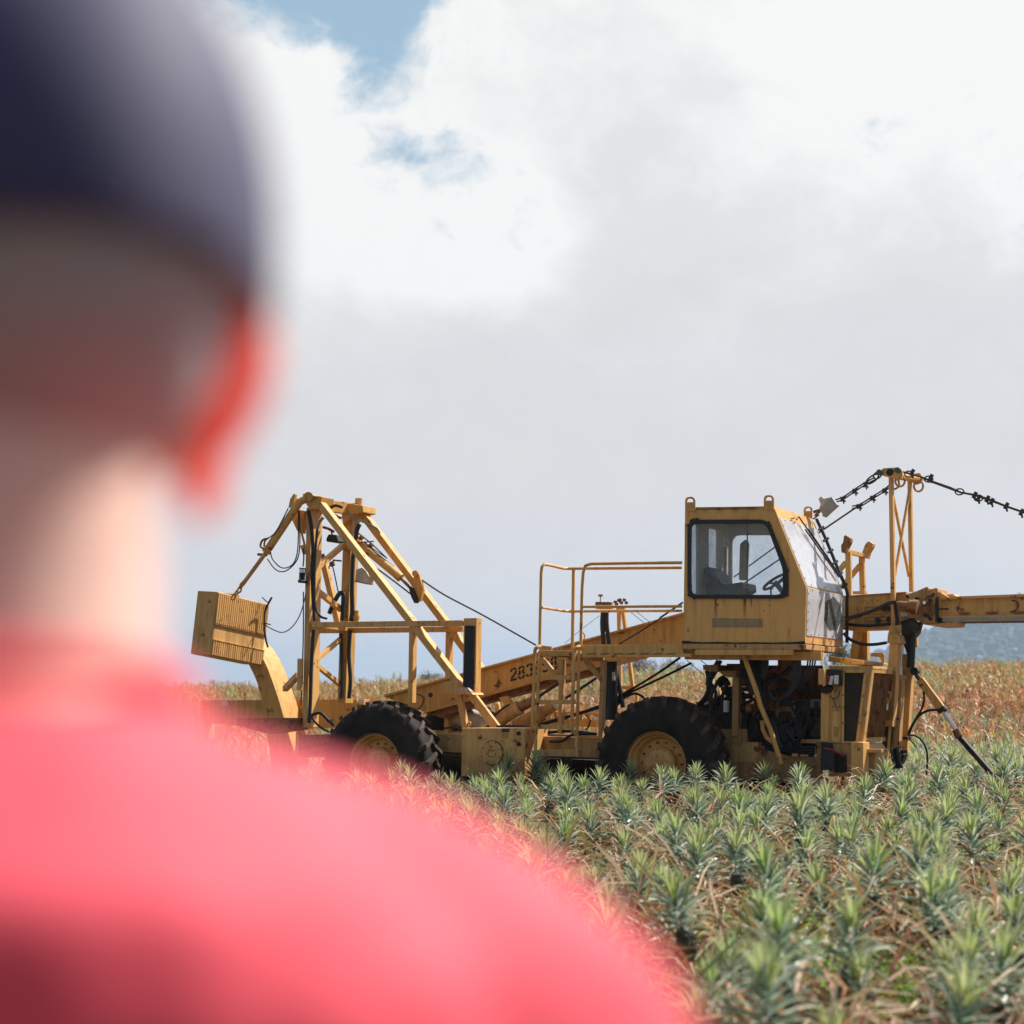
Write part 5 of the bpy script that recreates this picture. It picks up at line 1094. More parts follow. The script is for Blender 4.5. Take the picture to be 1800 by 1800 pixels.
for k in range(15):
    r_ = random.Random(100+k); h = r_.uniform(.54, .76)
    a1 = Leaves()
    if k < 12: crown(a1, r_, h, r_.randint(38, 52), 4, r_.uniform(.70, .98))
    else:
        for i in range(22):
            az = i*2.4+r_.uniform(-.3, .3); f = i/22; col = jc(r_.choice([(.30, .30, .08), (.42, .30, .10), (.26, .34, .12), (.50, .30, .10)]), r_)
            a1.leaf((.02*math.cos(az), .02*math.sin(az), h*.35), az, .45+.9*f, r_.uniform(.32, .5), .034, .7, col, 5, .35, jc(r_.choice(DRY), r_))
    a2 = Leaves(); a2.blob((0, 0, h-.27 if k < 12 else .12), .047, .085, (.10, .10, .075), 10, 8, .12, r_)
    for j in range(40): 
        az = r_.uniform(0, 2*PI); z = h-.34+.15*r_.random(); a2.leaf((.045*math.cos(az), .045*math.sin(az), z), az, .6, .03, .012, .2, jc((.30, .26, .20), r_), 1)
    a2.v += []; 
    a3 = Leaves(); base(a3, r_, 44, 4, h, .86, .60)
    for j in range(8): az = r_.uniform(0, 2*PI); a3.leaf((.02, .02, .05), az, 1.35, h-.3, .04, .15, jc((.14, .12, .08), r_), 2)
    for j in range(10): # dry bits hanging on the stem
        az = r_.uniform(0, 2*PI); a3.leaf((.04*math.cos(az), .04*math.sin(az), r_.uniform(.15, h-.3)), az, -.6, .1, .02, .3, jc((.55, .45, .33), r_), 1)
    VAR.append((h, a1.mesh('crown', 'leaf'), a2.mesh('fruit', 'dryleaf'), a3.mesh('base_leaves', 'dryleaf')))
# ---- where the plants stand
def inside_machine(x, y, pad=.12):
    q = MI @ Vector((x, y, 0)); return (-5.8 < q.x < 3.6) and (-pad < q.y < 2.75)
def shoulder_u(v):   # right edge of the man in the picture, for choosing which plants show
    pts = [(1340, 800), (1400, 860), (1470, 960), (1560, 1060), (1640, 1150), (1720, 1210), (1900, 1245)]
    for (v0, u0), (v1, u1) in zip(pts, pts[1:]):
        if v <= v1: return u0+(u1-u0)*max(0, (v-v0))/(v1-v0)
    return 1245
def at_px(u, v, z):
    d = ray((u, v)); t_ = (z-CAM.z)/d.z; p = CAM+d*t_; return p.x, p.y
heroes = [((1362, 1735), 'big blue green pineapple plant at the bottom edge, nearest to the pink shoulder', 1.08),
          ((1395, 1668), 'tall pale green pineapple plant directly behind the one at the bottom edge', 1.0),
          ((1511, 1665), 'narrow upright pineapple plant beside the patch of bright green weeds', 1.0),
          ((1655, 1640), 'dense blue green pineapple plant in the lower right, left of the wide one', 1.05),
          ((1744, 1640), 'wide crowned pineapple plant at the right edge of the foreground', 1.1),
          ((1672, 1712), 'short pineapple plant with a spreading crown below the two at the lower right', .95)]
spots = []
for (uv, lab, s) in heroes:
    x, y = at_px(uv[0], uv[1]+0, .60*s); spots.append((x, y, s, lab))
occ = [(s_[0], s_[1]) for s_ in spots]
R2 = random.Random(5); cells = {}
def ok(x, y, d):
    ci, cj = int(x//.5), int(y//.5)
    for a in range(ci-1, ci+2):
        for b_ in range(cj-1, cj+2):
            for (px_, py_) in cells.get((a, b_), ()):
                if (px_-x)**2+(py_-y)**2 < d*d: return False
    cells.setdefault((ci, cj), []).append((x, y)); return True
for q in occ: ok(q[0], q[1], 0)
cand = []
y = 3.9
while y < 37:
    half = y*.33+1.6; x = -half
    while x < half:
        xx, yy = x+R2.uniform(-.13, .13), y+R2.uniform(-.14, .14)
        if not inside_machine(xx, yy) and ok(xx, yy, .27): cand.append((xx, yy))
        x += .38
    y += .41
def vis(q):
    u, v, z = proj((q[0], q[1], float(gh(q[0], q[1]))+.55)); ok_ = -20 < u < 1830 and v < 1850
    return ok_ and u > shoulder_u(v)-40
front_, rest = [], []
for q in sorted(cand, key=lambda q: q[1]):
    (front_ if vis(q) and len(front_) < 292 else rest).append(q)
print('plants', len(front_), len(rest), 'indiv to y', front_[-1][1])
GRP = 'pineapple plants in the front of the field'
LAB = 'silvery green pineapple plant with orange brown lower leaves in the front of the field'
def plant(x, y, s, k, rz, tilt, lab, grp):
    h, m1_, m2_, m3_ = VAR[k]
    o = bpy.data.objects.new('pineapple_plant', None); COL.objects.link(o); o.empty_display_size = .1
    o.location = (x, y, float(gh(x, y))); o.rotation_euler = (tilt[0], tilt[1], rz); o.scale = (s, s, s)
    o['label'] = lab; o['category'] = 'pineapple plant'; o['group'] = grp
    for nm, me_ in (('crown', m1_), ('fruit', m2_), ('base_leaves', m3_)):
        c_ = bpy.data.objects.new(nm, me_); COL.objects.link(c_); c_.parent = o
for (x, y, s, lab) in spots: plant(x, y, s, R2.randrange(9), R2.uniform(0, 6.28), (R2.uniform(-.08, .08), R2.uniform(-.08, .08)), lab, GRP)
for (x, y) in front_: plant(x, y, R2.uniform(.72, 1.14), R2.choice([0,1,2,3,4,5,6,7,8,9,10,11]*4+[12,13,14]), R2.uniform(0, 6.28), (R2.gauss(0, .13), R2.gauss(0, .13)), LAB, GRP)
# ---- the rest of the field as one mass
def lod(kind, k):
    r_ = random.Random(500+k*7+len(kind)); lv = Leaves(); h = r_.uniform(.5, .68) if kind != 'brown' else r_.uniform(.38, .58)
    if kind == 'mid': crown(lv, r_, h, 30, 2, .85); lv.blob((0, 0, h-.27), .05, .1, (.10, .09, .07), 6, 4, .12, r_); base(lv, r_, 20, 3, h, .85, .55)
    if kind == 'far': crown(lv, r_, h, 18, 2, .95); base(lv, r_, 13, 2, h, .85, .5, 1.2)
    if kind == 'brown':
        crown(lv, r_, h, 8, 2, 1.1, True); base(lv, r_, 16, 2, h, .86, .45, 1.45)
        if k % 8 == 0: lv.blob((0, 0, h-.12), .04, .07, (.16, .10, .09), 6, 4, .1, r_)
        if k % 4 == 1: crown(lv, r_, h, 7, 1, 1.0)
    n_ = len(lv.v); quads = [f for f in lv.f]
    return np.array(lv.v, np.float32), [f for f in lv.f], np.array(lv.c, np.float32)
LODS = {kd: [lod(kd, k) for k in range(8)] for kd in ('mid', 'far', 'brown')}
def mass(name, items, label, cat=None, group=None):
    vs_, cs_, lt, lc_ = [], [], [], []; off = 0
    for (x, y, s, rz, kd, k, tint) in items:
        v_, f_, c_ = LODS[kd][k]
        ca, sa = math.cos(rz), math.sin(rz); z = float(gh(x, y))
        w_ = np.empty_like(v_); w_[:, 0] = (v_[:, 0]*ca - v_[:, 1]*sa)*s + x; w_[:, 1] = (v_[:, 0]*sa + v_[:, 1]*ca)*s + y; w_[:, 2] = v_[:, 2]*s + z
        vs_.append(w_); cs_.append(np.clip(c_*np.array(tint, np.float32), 0, 1)); 
        key = (kd, k)
        if key not in FC: FC[key] = (np.array([i for f in f_ for i in f], np.int32), np.array([len(f) for f in f_], np.int32))
        lt.append(FC[key][0]+off); lc_.append(FC[key][1]); off += len(v_)
    vs_ = np.concatenate(vs_); lt = np.concatenate(lt); lc_ = np.concatenate(lc_); cs_ = np.concatenate(cs_)
    me = bpy.data.meshes.new(name); me.vertices.add(len(vs_)); me.vertices.foreach_set('co', vs_.ravel())
    me.loops.add(len(lt)); me.loops.foreach_set('vertex_index', lt.astype(np.int32)); me.polygons.add(len(lc_))
    st_ = np.concatenate([[0], np.cumsum(lc_)[:-1]]).astype(np.int32); me.polygons.foreach_set('loop_start', st_); me.update(calc_edges=True); me.validate()
    at = me.color_attributes.new('tint', 'FLOAT_COLOR', 'POINT'); arr = np.ones((len(vs_), 4), np.float32); arr[:, :3] = cs_; at.data.foreach_set('color', arr.ravel())
    me.materials.append(M['leaf']); o = bpy.data.objects.new(name, me); COL.objects.link(o); tag(o, label, cat, group, 'stuff'); print(name, len(lc_)); return o
FC = {}
items = [(x, y, R2.uniform(.85, 1.12), R2.uniform(0, 6.28), 'mid' if y < 24 else 'far', R2.randrange(8), (R2.uniform(.9, 1.1),)*3) for x, y in rest if y < 31 or R2.random() < (37-y)/7]
y = 36.0-5
while y < 78:
    half = y*.32+2; x = -half; st = .40+.006*max(0, y-38)
    while x < half:
        xx, yy = x+R2.uniform(-.2, .2), y+R2.uniform(-.2, .2)
        cut = math.exp(-((yy-(50+.12*xx))/1.3)**2)*(1 if xx > 2 else .25) + 1.6*max(0, noise.noise(Vector((xx*.5, yy*.35, 1)))-.2)
        green = noise.noise(Vector((xx*.12, yy*.10, 3)))
        if R2.random() > cut*1.2 and (yy > 34 or R2.random() < (yy-31)/4):
            kd = 'brown' if R2.random() < (.90 if green < .15 else .6) else 'far'
            g_ = noise.noise(Vector((xx*.3, yy*.3, 8)))
            g_ = g_*1.5; tt = (1.0+.4*g_, .84+.2*g_, .72) if yy < 58 else (1.02, 1.0, .78)
            items.append((xx, yy, R2.uniform(.75, 1.25), R2.uniform(0, 6.28), kd, R2.randrange(8), tt))
        x += st
    y += .44
mass('pineapple_field', items, 'rest of the pineapple field, green behind the front plants and rusty brown up the slope')
# weeds and dry litter (uncountable)
def scatter(name, n, fn, label, mat='leaf'):
    lv = Leaves()
    for _ in range(n): fn(lv)
    me_ = lv.mesh(name, mat); o = bpy.data.objects.new(name, me_); COL.objects.link(o); tag(o, label, None, None, 'stuff'); return o
R3 = random.Random(9)
def weed(lv):
    c = R3.choice([(1290, 1690), (1340, 1640), (1450, 1690), (1500, 1720), (1560, 1730), (1410, 1640)]); x, y = at_px(c[0]+R3.gauss(0, 30), c[1]+R3.gauss(0, 22), .3)
    x += R3.gauss(0, .12); y += R3.gauss(0, .2); h = R3.uniform(.22, .5)
    for i in range(5): lv.leaf((x+R3.gauss(0, .03), y+R3.gauss(0, .03), float(gh(x, y))+h*R3.uniform(.5, 1)), R3.uniform(0, 6.28), R3.uniform(.1, 1.2), R3.uniform(.05, .12), .012, R3.uniform(.3, 1.6), jc(R3.choice([(.22, .42, .04), (.32, .5, .06), (.14, .3, .05)]), R3), 2)
scatter('weeds', 900, weed, 'bright green weeds growing between the nearest pineapple plants')
def litter(lv):
    y = 3.8+R3.random()**1.3*17; x = R3.uniform(-1, 1)*(y*.33+.8)
    if inside_machine(x, y, .0): return
    z = float(gh(x, y)); el = R3.choice([R3.uniform(0, .3), R3.uniform(.3, 1.2)]); b_z = R3.choice([R3.uniform(.02, .25), R3.uniform(.1, .42)])
    lv.leaf((x, y, z+b_z), R3.uniform(0, 6.28), el, R3.uniform(.25, .7), R3.uniform(.018, .034), R3.uniform(.2, 1.3), jc(R3.choice(DRY), R3), 3, .25, jc(R3.choice(DRY), R3), R3.uniform(-.6, .6))
scatter('dry_leaf_litter', 5500, litter, 'dry orange and tan leaf litter lying between the pineapple plants', 'dryleaf')
def under(lv):
    q = Vector((R3.uniform(-5.5, 3.4), R3.uniform(0, 2.6), 0)); w = MM @ q; z = float(gh(w.x, w.y))
    lv.leaf((w.x, w.y, z+.01), R3.uniform(0, 6.28), R3.uniform(0, .5), R3.uniform(.15, .4), .03, R3.uniform(.2, 1.), jc(R3.choice(DRY), R3), 2)
scatter('dry_straw', 900, under, 'crushed dry leaves on the soil under the harvester', 'dryleaf')

# ------------------------------------------------------------------ bushes along the ridge
def bush(name, label, cat, u, v, dist, r, dens, cols, trunk=False, flat=1.0):
    o = root(name, label, cat); d = ray((u, v)); p = CAM + d*(dist/d.y); gz_ = float(gh(p.x, dist)); o.location = (p.x, dist, gz_); H_ = p.z - gz_
    r_ = random.Random(int(u)); lv = Leaves()
    lobes = [(r_.uniform(-.7, .7)*r, r_.uniform(-.6, .6)*r, H_-r*flat*r_.uniform(.3, 1.0), r*r_.uniform(.3, .6)) for _ in range(9)] + [(0, 0, H_-r*.6*flat, r*.6)]
    for _ in range(dens):
        lx, ly, lz, lr = r_.choice(lobes); th = r_.uniform(0, 6.28); ph = math.acos(r_.uniform(-1, 1)); rr = lr*r_.random()**.4
        q = (lx+rr*math.sin(ph)*math.cos(th), ly+rr*math.sin(ph)*math.sin(th), lz+rr*math.cos(ph)*flat)
        lv.leaf(q, r_.uniform(0, 6.28), r_.uniform(-.6, 1.2), r*.16*r_.uniform(.6, 1.4), r*.07, .5, jc(r_.choice(cols), r_), 1)
    me_ = lv.mesh('foliage', 'foliage'); c_ = bpy.data.objects.new('foliage', me_); COL.objects.link(c_); c_.parent = o
    bm = NB(); tube(bm, [(0, 0, -.2), (0, 0, max(.3, H_-r*.7))], [r*.09, r*.05], 7)
    for i in range(5):
        lx, ly, lz, lr = lobes[i]; tube(bm, [(0, 0, max(.1, H_-r*1.5)), (lx*.5, ly*.5, (lz+H_-r*1.5)/2), (lx, ly, lz)], [r*.04, r*.03, r*.015], 5)
    mk('trunk', bm, 'twig', o)
GREENS = [(.07, .11, .05), (.10, .14, .06), (.05, .08, .045), (.14, .17, .08)]; REDS = [(.2, .13, .1), (.25, .17, .12), (.12, .1, .07), (.3, .16, .08)]
bush('round_tree', 'round olive green tree on the ridge just above the sloping boom', 'tree', 757, 1183, 100, 1.0, 1500, GREENS)
bush('small_shrub', 'small grey green shrub on the ridge between the tower and the boom', 'shrub', 668, 1196, 84, .45, 380, GREENS)
bush('small_shrub', 'low sparse shrub on the ridge seen between the tower posts', 'shrub', 572, 1200, 84, .5, 300, REDS+GREENS)
bush('small_shrub', 'dark reddish shrub at the left end of the ridge above the pink shirt', 'shrub', 375, 1194, 84, .5, 420, REDS)
bush('autumn_tree', 'reddish brown tree behind the platform legs of the harvester', 'tree', 1128, 1158, 92, 1.15, 1400, REDS)
bush('autumn_tree', 'pale brown tree beyond the ridge left of the engine hoses', 'tree', 1178, 1158, 98, .9, 800, REDS)
bush('round_tree', 'dark green tree beyond the ridge under the cab', 'tree', 1212, 1174, 100, .8, 900, GREENS)
bush('round_tree', 'green tree at the ridge seen behind the front of the cab', 'tree', 1488, 1128, 100, 1.3, 1200, GREENS)
# branch caught on the curved arm
bm = NB(); bp = [P(A(*q), 1.7) for q in ((770, 1340), (755, 1290), (742, 1200), (742, 1090), (755, 1030), (778, 985), (800, 945))]
tube(bm, curve(bp, 3), .014, 6); tube(bm, [P(A(778, 990), 1.7), P(A(750, 972), 1.7), P(A(724, 945), 1.7)], .008, 5); tube(bm, [P(A(742, 1150), 1.7), P(A(790, 1160), 1.65)], .008, 5); bo = mk('dead_branch', bm, 'twig', smooth=True); bo.matrix_world = MM
tag(bo, 'forked dead branch standing up beside the yellow counterweight box', 'branch')
bm = NB(); tube(bm, curve([(p_[0], p_[1], float(gh(*p_))+z_) for p_, z_ in (((0, 0), 0), ((0, 0), .62), ((.02, 0), .66), ((.17, 0), .66), ((.19, 0), .62), ((.19, 0), 0))], 3), .013, 6)
hx, hy = at_px(1650, 1352, .65); ho = mk('wire_hoop', bm, 'cable', smooth=True); ho.location = (hx, hy, 0); tag(ho, 'bent rusty rod hoop standing among the pineapple plants right of the harvester', 'hoop')

# ------------------------------------------------------------------ hazy forested hill
def hz(x, y):
    cx, cy = 560., 1650.
    r1 = 95*math.exp(-(((x-520)/205)**2 + ((y-cy)/260)**2)); r2_ = 70*math.exp(-(((x-900)/260)**2 + ((y-cy-150)/300)**2)); r3_ = 0*math.exp(-(((x-330)/70)**2+((y-cy+60)/160)**2))
    return -28 + r1 + r2_ + r3_ + 5*noise.noise(Vector((x*.012, y*.012, 0)))
bm = NB(); nxh, nyh = 90, 50; grid = [[bm.verts.new((x, y, hz(x, y))) for x in np.linspace(180, 1500, nxh)] for y in np.linspace(1200, 2300, nyh)]
for j in range(nyh-1):
    for i in range(nxh-1): bm.faces.new((grid[j][i], grid[j][i+1], grid[j+1][i+1], grid[j+1][i]))
M['hill'] = simple('hill_soil', (.04, .06, .03), .95, var=.4, scale=.05)
hl = mk('hill', bm, 'hill'); tag(hl, kind='structure')
HS = Matrix.Translation(CAM) @ Matrix.Scale(1.7, 4) @ Matrix.Translation(-CAM); hl.matrix_world = HS
r_ = random.Random(77); vb, fb_, cb = [], [], []; ico = bmesh.new(); bmesh.ops.create_icosphere(ico, subdivisions=2, radius=1); iv = np.array([v.co[:] for v in ico.verts]); fi = np.array([[v.index for v in f.verts] for f in ico.faces]); ico.free()
vv, ff_, cc_ = [], [], []; off = 0
for i in range(8000):
    x = r_.uniform(200, 720); y = r_.uniform(1280, 1720); z = hz(x, y)
    if z < -20: continue
    s = r_.uniform(5, 9); k = np.array([1, 1, r_.uniform(.8, 1.4)])*s; nz = 1+.12*np.sin(iv[:, [0]]*5+i)*np.cos(iv[:, [1]]*6+i*2)+.15*np.sin(iv[:, [2]]*9+i)
    vv.append(iv*k*nz+np.array([x, y, z+s*.7])); ff_.append(fi+off); off += len(iv); g_ = r_.uniform(.8, 1.2); cc_.append(np.tile(np.array([.045, .075, .03])*g_, (len(iv), 1)))
vv = np.concatenate(vv); ff_ = np.concatenate(ff_); cc_ = np.concatenate(cc_)
me = bpy.data.meshes.new('forest'); me.from_pydata(vv.tolist(), [], ff_.tolist()); me.update()
at = me.color_attributes.new('tint', 'FLOAT_COLOR', 'POINT'); arr = np.ones((len(vv), 4), np.float32); arr[:, :3] = cc_; at.data.foreach_set('color', arr.ravel()); me.materials.append(M['foliage'])
fo = bpy.data.objects.new('forest', me); COL.objects.link(fo); fo.matrix_world = HS; tag(fo, 'hazy blue forest covering the distant hill on the right', kind='stuff')
# ------------------------------------------------------------------ haze
m = bpy.data.materials.new('haze_air'); m.use_nodes = True; t = m.node_tree; t.nodes.clear(); out = t.nodes.new('ShaderNodeOutputMaterial'); pv = t.nodes.new('ShaderNodeVolumePrincipled')
pv.inputs['Color'].default_value = (.60, .77, 1, 1); pv.inputs['Density'].default_value = .00021; pv.inputs['Anisotropy'].default_value = .2; t.links.new(pv.outputs[0], out.inputs['Volume'])
bm = NB(); bx(bm, -5200, 5200, -70, 9100, -55, 146); hzb = mk('haze', bm, m); tag(hzb, 'thin blue haze over the field and hill', kind='stuff')

# ================================================================== LIGHT, SKY
SAZ, SEL = math.radians(28), math.radians(49)      # azimuth from +X towards +Y
sd = Vector((math.cos(SAZ)*math.cos(SEL), math.sin(SAZ)*math.cos(SEL), math.sin(SEL)))
sl = bpy.data.lights.new('sun', 'SUN'); sl.energy = 5.0; sl.angle = math.radians(.5); sl.color = (1, .945, .87); so = bpy.data.objects.new('sun', sl); COL.objects.link(so)
so.rotation_euler = (-sd).to_track_quat('-Z', 'Y').to_euler(); so.location = (20, 5, 30)
w = bpy.data.worlds.new('World'); scene.world = w; w.use_nodes = True; t = w.node_tree; t.nodes.clear(); wo = t.nodes.new('ShaderNodeOutputWorld')
sky = t.nodes.new('ShaderNodeTexSky'); sky.sky_type = 'NISHITA'; sky.sun_disc = False; sky.sun_elevation = SEL; sky.sun_rotation = PI/2 - SAZ; sky.air_density = 1.2; sky.dust_density = 1.5
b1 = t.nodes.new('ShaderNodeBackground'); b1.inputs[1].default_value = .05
b2 = t.nodes.new('ShaderNodeBackground'); b2.inputs[1].default_value = 1
tc = t.nodes.new('ShaderNodeTexCoord'); sp3 = t.nodes.new('ShaderNodeSeparateXYZ'); t.links.new(tc.outputs['Generated'], sp3.inputs[0])
sx_, sy_, sz_ = sp3.outputs
mpn = t.nodes.new('ShaderNodeMapping'); mpn.inputs['Scale'].default_value = (1, 1, 1.35); t.links.new(tc.outputs['Generated'], mpn.inputs[0])
wn = noi(t, mpn.outputs[0], 5, 4, .6, 1)
wv = t.nodes.new('ShaderNodeVectorMath'); wv.operation = 'SCALE'; t.links.new(wn, wv.inputs[0]); wv.inputs['Scale'].default_value = .10
wa = t.nodes.new('ShaderNodeVectorMath'); wa.operation = 'ADD'; t.links.new(mpn.outputs[0], wa.inputs[0]); t.links.new(wv.outputs[0], wa.inputs[1])
nA = noi(t, wa.outputs[0], 3.4, 12, .56); nB = noi(t, wa.outputs[0], 11, 12, .62); nC = noi(t, wa.outputs[0], 1.3, 3, .5); nD = noi(t, wa.outputs[0], 34, 12, .65)
sx2, sz2 = sx_, sz_
def spot(u, v, ru, rv):
    """soft elliptical region of the sky about the direction of (u, v); 1 at its centre, 0 at its rim"""
    d = ray((u, v)).normalized()
    a = mth(t, 'POWER', mth(t, 'DIVIDE', mth(t, 'SUBTRACT', sx2, d.x), ru/FP), 2); c_ = mth(t, 'POWER', mth(t, 'DIVIDE', mth(t, 'SUBTRACT', sz2, d.z), rv/FP), 2)
    inn = mth(t, 'SUBTRACT', 1, mth(t, 'SQRT', mth(t, 'ADD', a, c_)), True); return mth(t, 'MULTIPLY', inn, mth(t, 'GREATER_THAN', sy_, 0))
def addm(*k):
    r_ = k[0]
    for q in k[1:]: r_ = mth(t, 'ADD', r_, q)
    return r_
def mul(a, b_): return mth(t, 'MULTIPLY', a, b_)
gap = addm(mul(spot(545, -60, 270, 150), 1.15), mul(spot(668, 60, 90, 190), .56), mul(spot(740, 285, 190, 75), .46))
det = mul(mth(t, 'SUBTRACT', nA, .5), 1.0); det2 = addm(mul(mth(t, 'SUBTRACT', nB, .5), 1.3), mul(mth(t, 'SUBTRACT', nD, .5), .8))
g1 = addm(gap, det, det2)
cov = ramp(t, g1, [(.20, (1, 1, 1)), (.62, (0, 0, 0))], 'EASE')
# cloud brightness
bright = addm(mul(spot(640, 400, 420, 260), .55), mul(spot(520, 190, 200, 160), .5), mul(spot(1750, 60, 700, 420), .5), mul(spot(860, 470, 260, 120), .25), mul(spot(1250, 420, 500, 300), .12),
              mul(mth(t, 'SUBTRACT', nA, .5), 1.3), mul(mth(t, 'SUBTRACT', nB, .5), 1.05), mul(mth(t, 'SUBTRACT', nD, .5), .2), mul(mth(t, 'SUBTRACT', nC, .5), .8))
el = mul(sz2, 1.55)
bv = addm(bright, el)
cc = ramp(t, bv, [(-.0, (.80, .775, .765)), (.12, (.775, .755, .75)), (.32, (.745, .74, .745)), (.60, (.80, .80, .80)), (.92, (.97, .965, .95))])
t.links.new(cc, b2.inputs[0]); b2.inputs[1].default_value = .70
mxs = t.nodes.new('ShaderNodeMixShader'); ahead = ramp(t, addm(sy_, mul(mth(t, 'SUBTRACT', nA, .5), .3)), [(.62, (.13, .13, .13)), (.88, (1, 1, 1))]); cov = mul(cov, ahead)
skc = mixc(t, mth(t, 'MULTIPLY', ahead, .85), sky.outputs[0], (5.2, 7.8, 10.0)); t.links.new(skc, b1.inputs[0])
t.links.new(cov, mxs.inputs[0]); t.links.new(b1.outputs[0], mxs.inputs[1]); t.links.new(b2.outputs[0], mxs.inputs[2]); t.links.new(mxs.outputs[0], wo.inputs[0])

# ================================================================== THE MAN (back of his head and shoulders)
HX, HYp = -.19, .675; FZ = -.018
def tub(bm, pts, rs, seg=14): tube(bm, curve(pts, 4), list(np.interp(np.linspace(0, len(rs)-1, (len(rs)-1)*4+1), range(len(rs)), rs)), seg)
def ell(bm, c, r_, rot=(0, 0, 0), sub=3): bmesh.ops.create_icosphere(bm, subdivisions=sub, radius=1, matrix=Matrix.Translation(c) @ Euler(rot).to_matrix().to_4x4() @ Matrix.Diagonal((*r_, 1)))
def rings(bm, rg, seg=28):
    """loft of elliptical rings (z, rx, ry, x, y)"""
    rr = []
    for (z, rx, ry, x, y) in rg: rr.append([bm.verts.new((x+rx*math.cos(2*PI*k/seg), y+ry*math.sin(2*PI*k/seg), z)) for k in range(seg)])
    for a, c_ in zip(rr, rr[1:]):
        for k in range(seg): bm.faces.new((a[k], a[(k+1) % seg], c_[(k+1) % seg], c_[k]))
    bm.faces.new(rr[0][::-1]); bm.faces.new(rr[-1])
def fuse(name, bm, mat, parent, vox, smooth=4):
    bmesh.ops.recalc_face_normals(bm, faces=bm.faces); me = bpy.data.meshes.new(name); bm.to_mesh(me); bm.free(); tmp = bpy.data.objects.new(name, me); COL.objects.link(tmp)
    md = tmp.modifiers.new('r', 'REMESH'); md.mode = 'VOXEL'; md.voxel_size = vox; md.use_smooth_shade = True
    if smooth: sm_ = tmp.modifiers.new('s', 'SMOOTH'); sm_.factor = .5; sm_.iterations = smooth
    dg = bpy.context.evaluated_depsgraph_get(); me2 = bpy.data.meshes.new_from_object(tmp.evaluated_get(dg)); bpy.data.objects.remove(tmp); me2.name = name
    me2.materials.clear(); me2.materials.append(M[mat] if isinstance(mat, str) else mat)
    for p in me2.polygons: p.use_smooth = True
    o = bpy.data.objects.new(name, me2); COL.objects.link(o)
    if parent: o.parent = parent
    return o
def pm(name, col, rough=.6, **kw):
    m, t, b = nt(name); b.inputs['Base Color'].default_value = (*col, 1); b.inputs['Roughness'].default_value = rough
    for k, v_ in kw.items(): b.inputs[k.replace('_', ' ')].default_value = v_
    n = noi(t, coords(t), 60, 4); bump(t, b, n, .1, .002); M[name] = m; return m
pm('skin', (.80, .55, .45), .5, Subsurface_Weight=.3, Subsurface_Scale=.03); M['skin'].node_tree.nodes['Principled BSDF'].inputs['Subsurface Radius'].default_value = (1, .12, .06)
pm('backlit_earskin', (.90, .20, .13), .55, Subsurface_Weight=1.0, Subsurface_Scale=.10); M['backlit_earskin'].node_tree.nodes['Principled BSDF'].inputs['Subsurface Radius'].default_value = (1, .10, .05)  # red base colour carries the sun's glow through the ear
pm('shirt', (.90, .085, .125), .75, Sheen_Weight=.6, Sheen_Roughness=.35); M['shirt'].node_tree.nodes['Principled BSDF'].inputs['Sheen Tint'].default_value = (1, .8, .8, 1); pm('shorts', (.10, .11, .13), .85); pm('capcloth', (.040, .040, .11), .7, Sheen_Weight=.25, Sheen_Roughness=.4); pm('hair', (.34, .34, .345), .7, Sheen_Weight=.2); pm('shoe', (.05, .045, .04), .7); pm('eye', (.75, .75, .72), .2); pm('iris', (.05, .03, .02), .2); pm('lip', (.5, .2, .17), .5)
man = root('person', 'man in navy cap and coral pink shirt standing close with his back turned', 'person'); man.location = (HX, HYp, FZ); TY = math.radians(12); man.rotation_euler = (0, 0, TY)
Hh_ = 1.88
bm = NB()
rings(bm, [(.86, .10, .09, 0, 0), (.92, .165, .115, 0, 0), (1.02, .168, .118, 0, 0), (1.12, .150, .105, 0, .005), (1.24, .160, .112, 0, .01), (1.36, .178, .122, 0, .01), (1.46, .185, .118, 0, .0), (1.53, .15, .095, 0, -.01), (1.575, .095, .075, 0, -.012), (1.61, .066, .064, 0, -.005)])
rings(bm, [(1.54, .068, .066, 0, -.01), (1.6, .060, .062, 0, -.004), (1.66, .057, .062, 0, .006), (1.72, .055, .065, 0, .012)], 20)
for s in (-1, 1):
    tub(bm, [(s*.05, -.015, 1.56), (s*.12, -.012, 1.525), (s*.19, -.005, 1.475), (s*.205, 0, 1.43)], [.05, .052, .06, .056])
    tub(bm, [(s*.20, 0, 1.46), (s*.235, -.005, 1.33), (s*.262, -.01, 1.18), (s*.268, .02, 1.06), (s*.262, .055, .92)], [.057, .05, .042, .039, .027])
    tub(bm, [(s*.09, 0, .93), (s*.105, 0, .72), (s*.11, .005, .52), (s*.115, -.012, .34), (s*.118, -.005, .1)], [.092, .078, .056, .054, .036])
    ell(bm, (s*.12, .05, .055), (.045, .125, .045))
    # hand: palm, four fingers, thumb
    ell(bm, (s*.262, .068, .865), (.017, .042, .05), (0, 0, 0))
    for i, (fy, ln) in enumerate(((.035, .075), (.058, .085), (.08, .082), (.1, .065))):
        b0_ = Vector((s*.262, fy, .835)); tub(bm, [b0_+Vector((0, 0, .02)), b0_+Vector((-s*.002, 0, -.01)), b0_+Vector((-s*.014, .004, -ln*.55)), b0_+Vector((-s*.034, .006, -ln*.9))], [.0095, .009, .0085, .007], 8)
    tub(bm, [Vector((s*.255, .095, .885)), Vector((s*.245, .118, .85)), Vector((s*.235, .125, .815))], [.013, .0115, .009], 8)
hc_ = Vector((0, .025, 1.765)); nv0 = len(bm.verts)
HT = Matrix.Translation(hc_) @ Matrix.Rotation(math.radians(27-12), 4, 'Z') @ Matrix.Scale(1.03, 4) @ Matrix.Translation(-hc_)
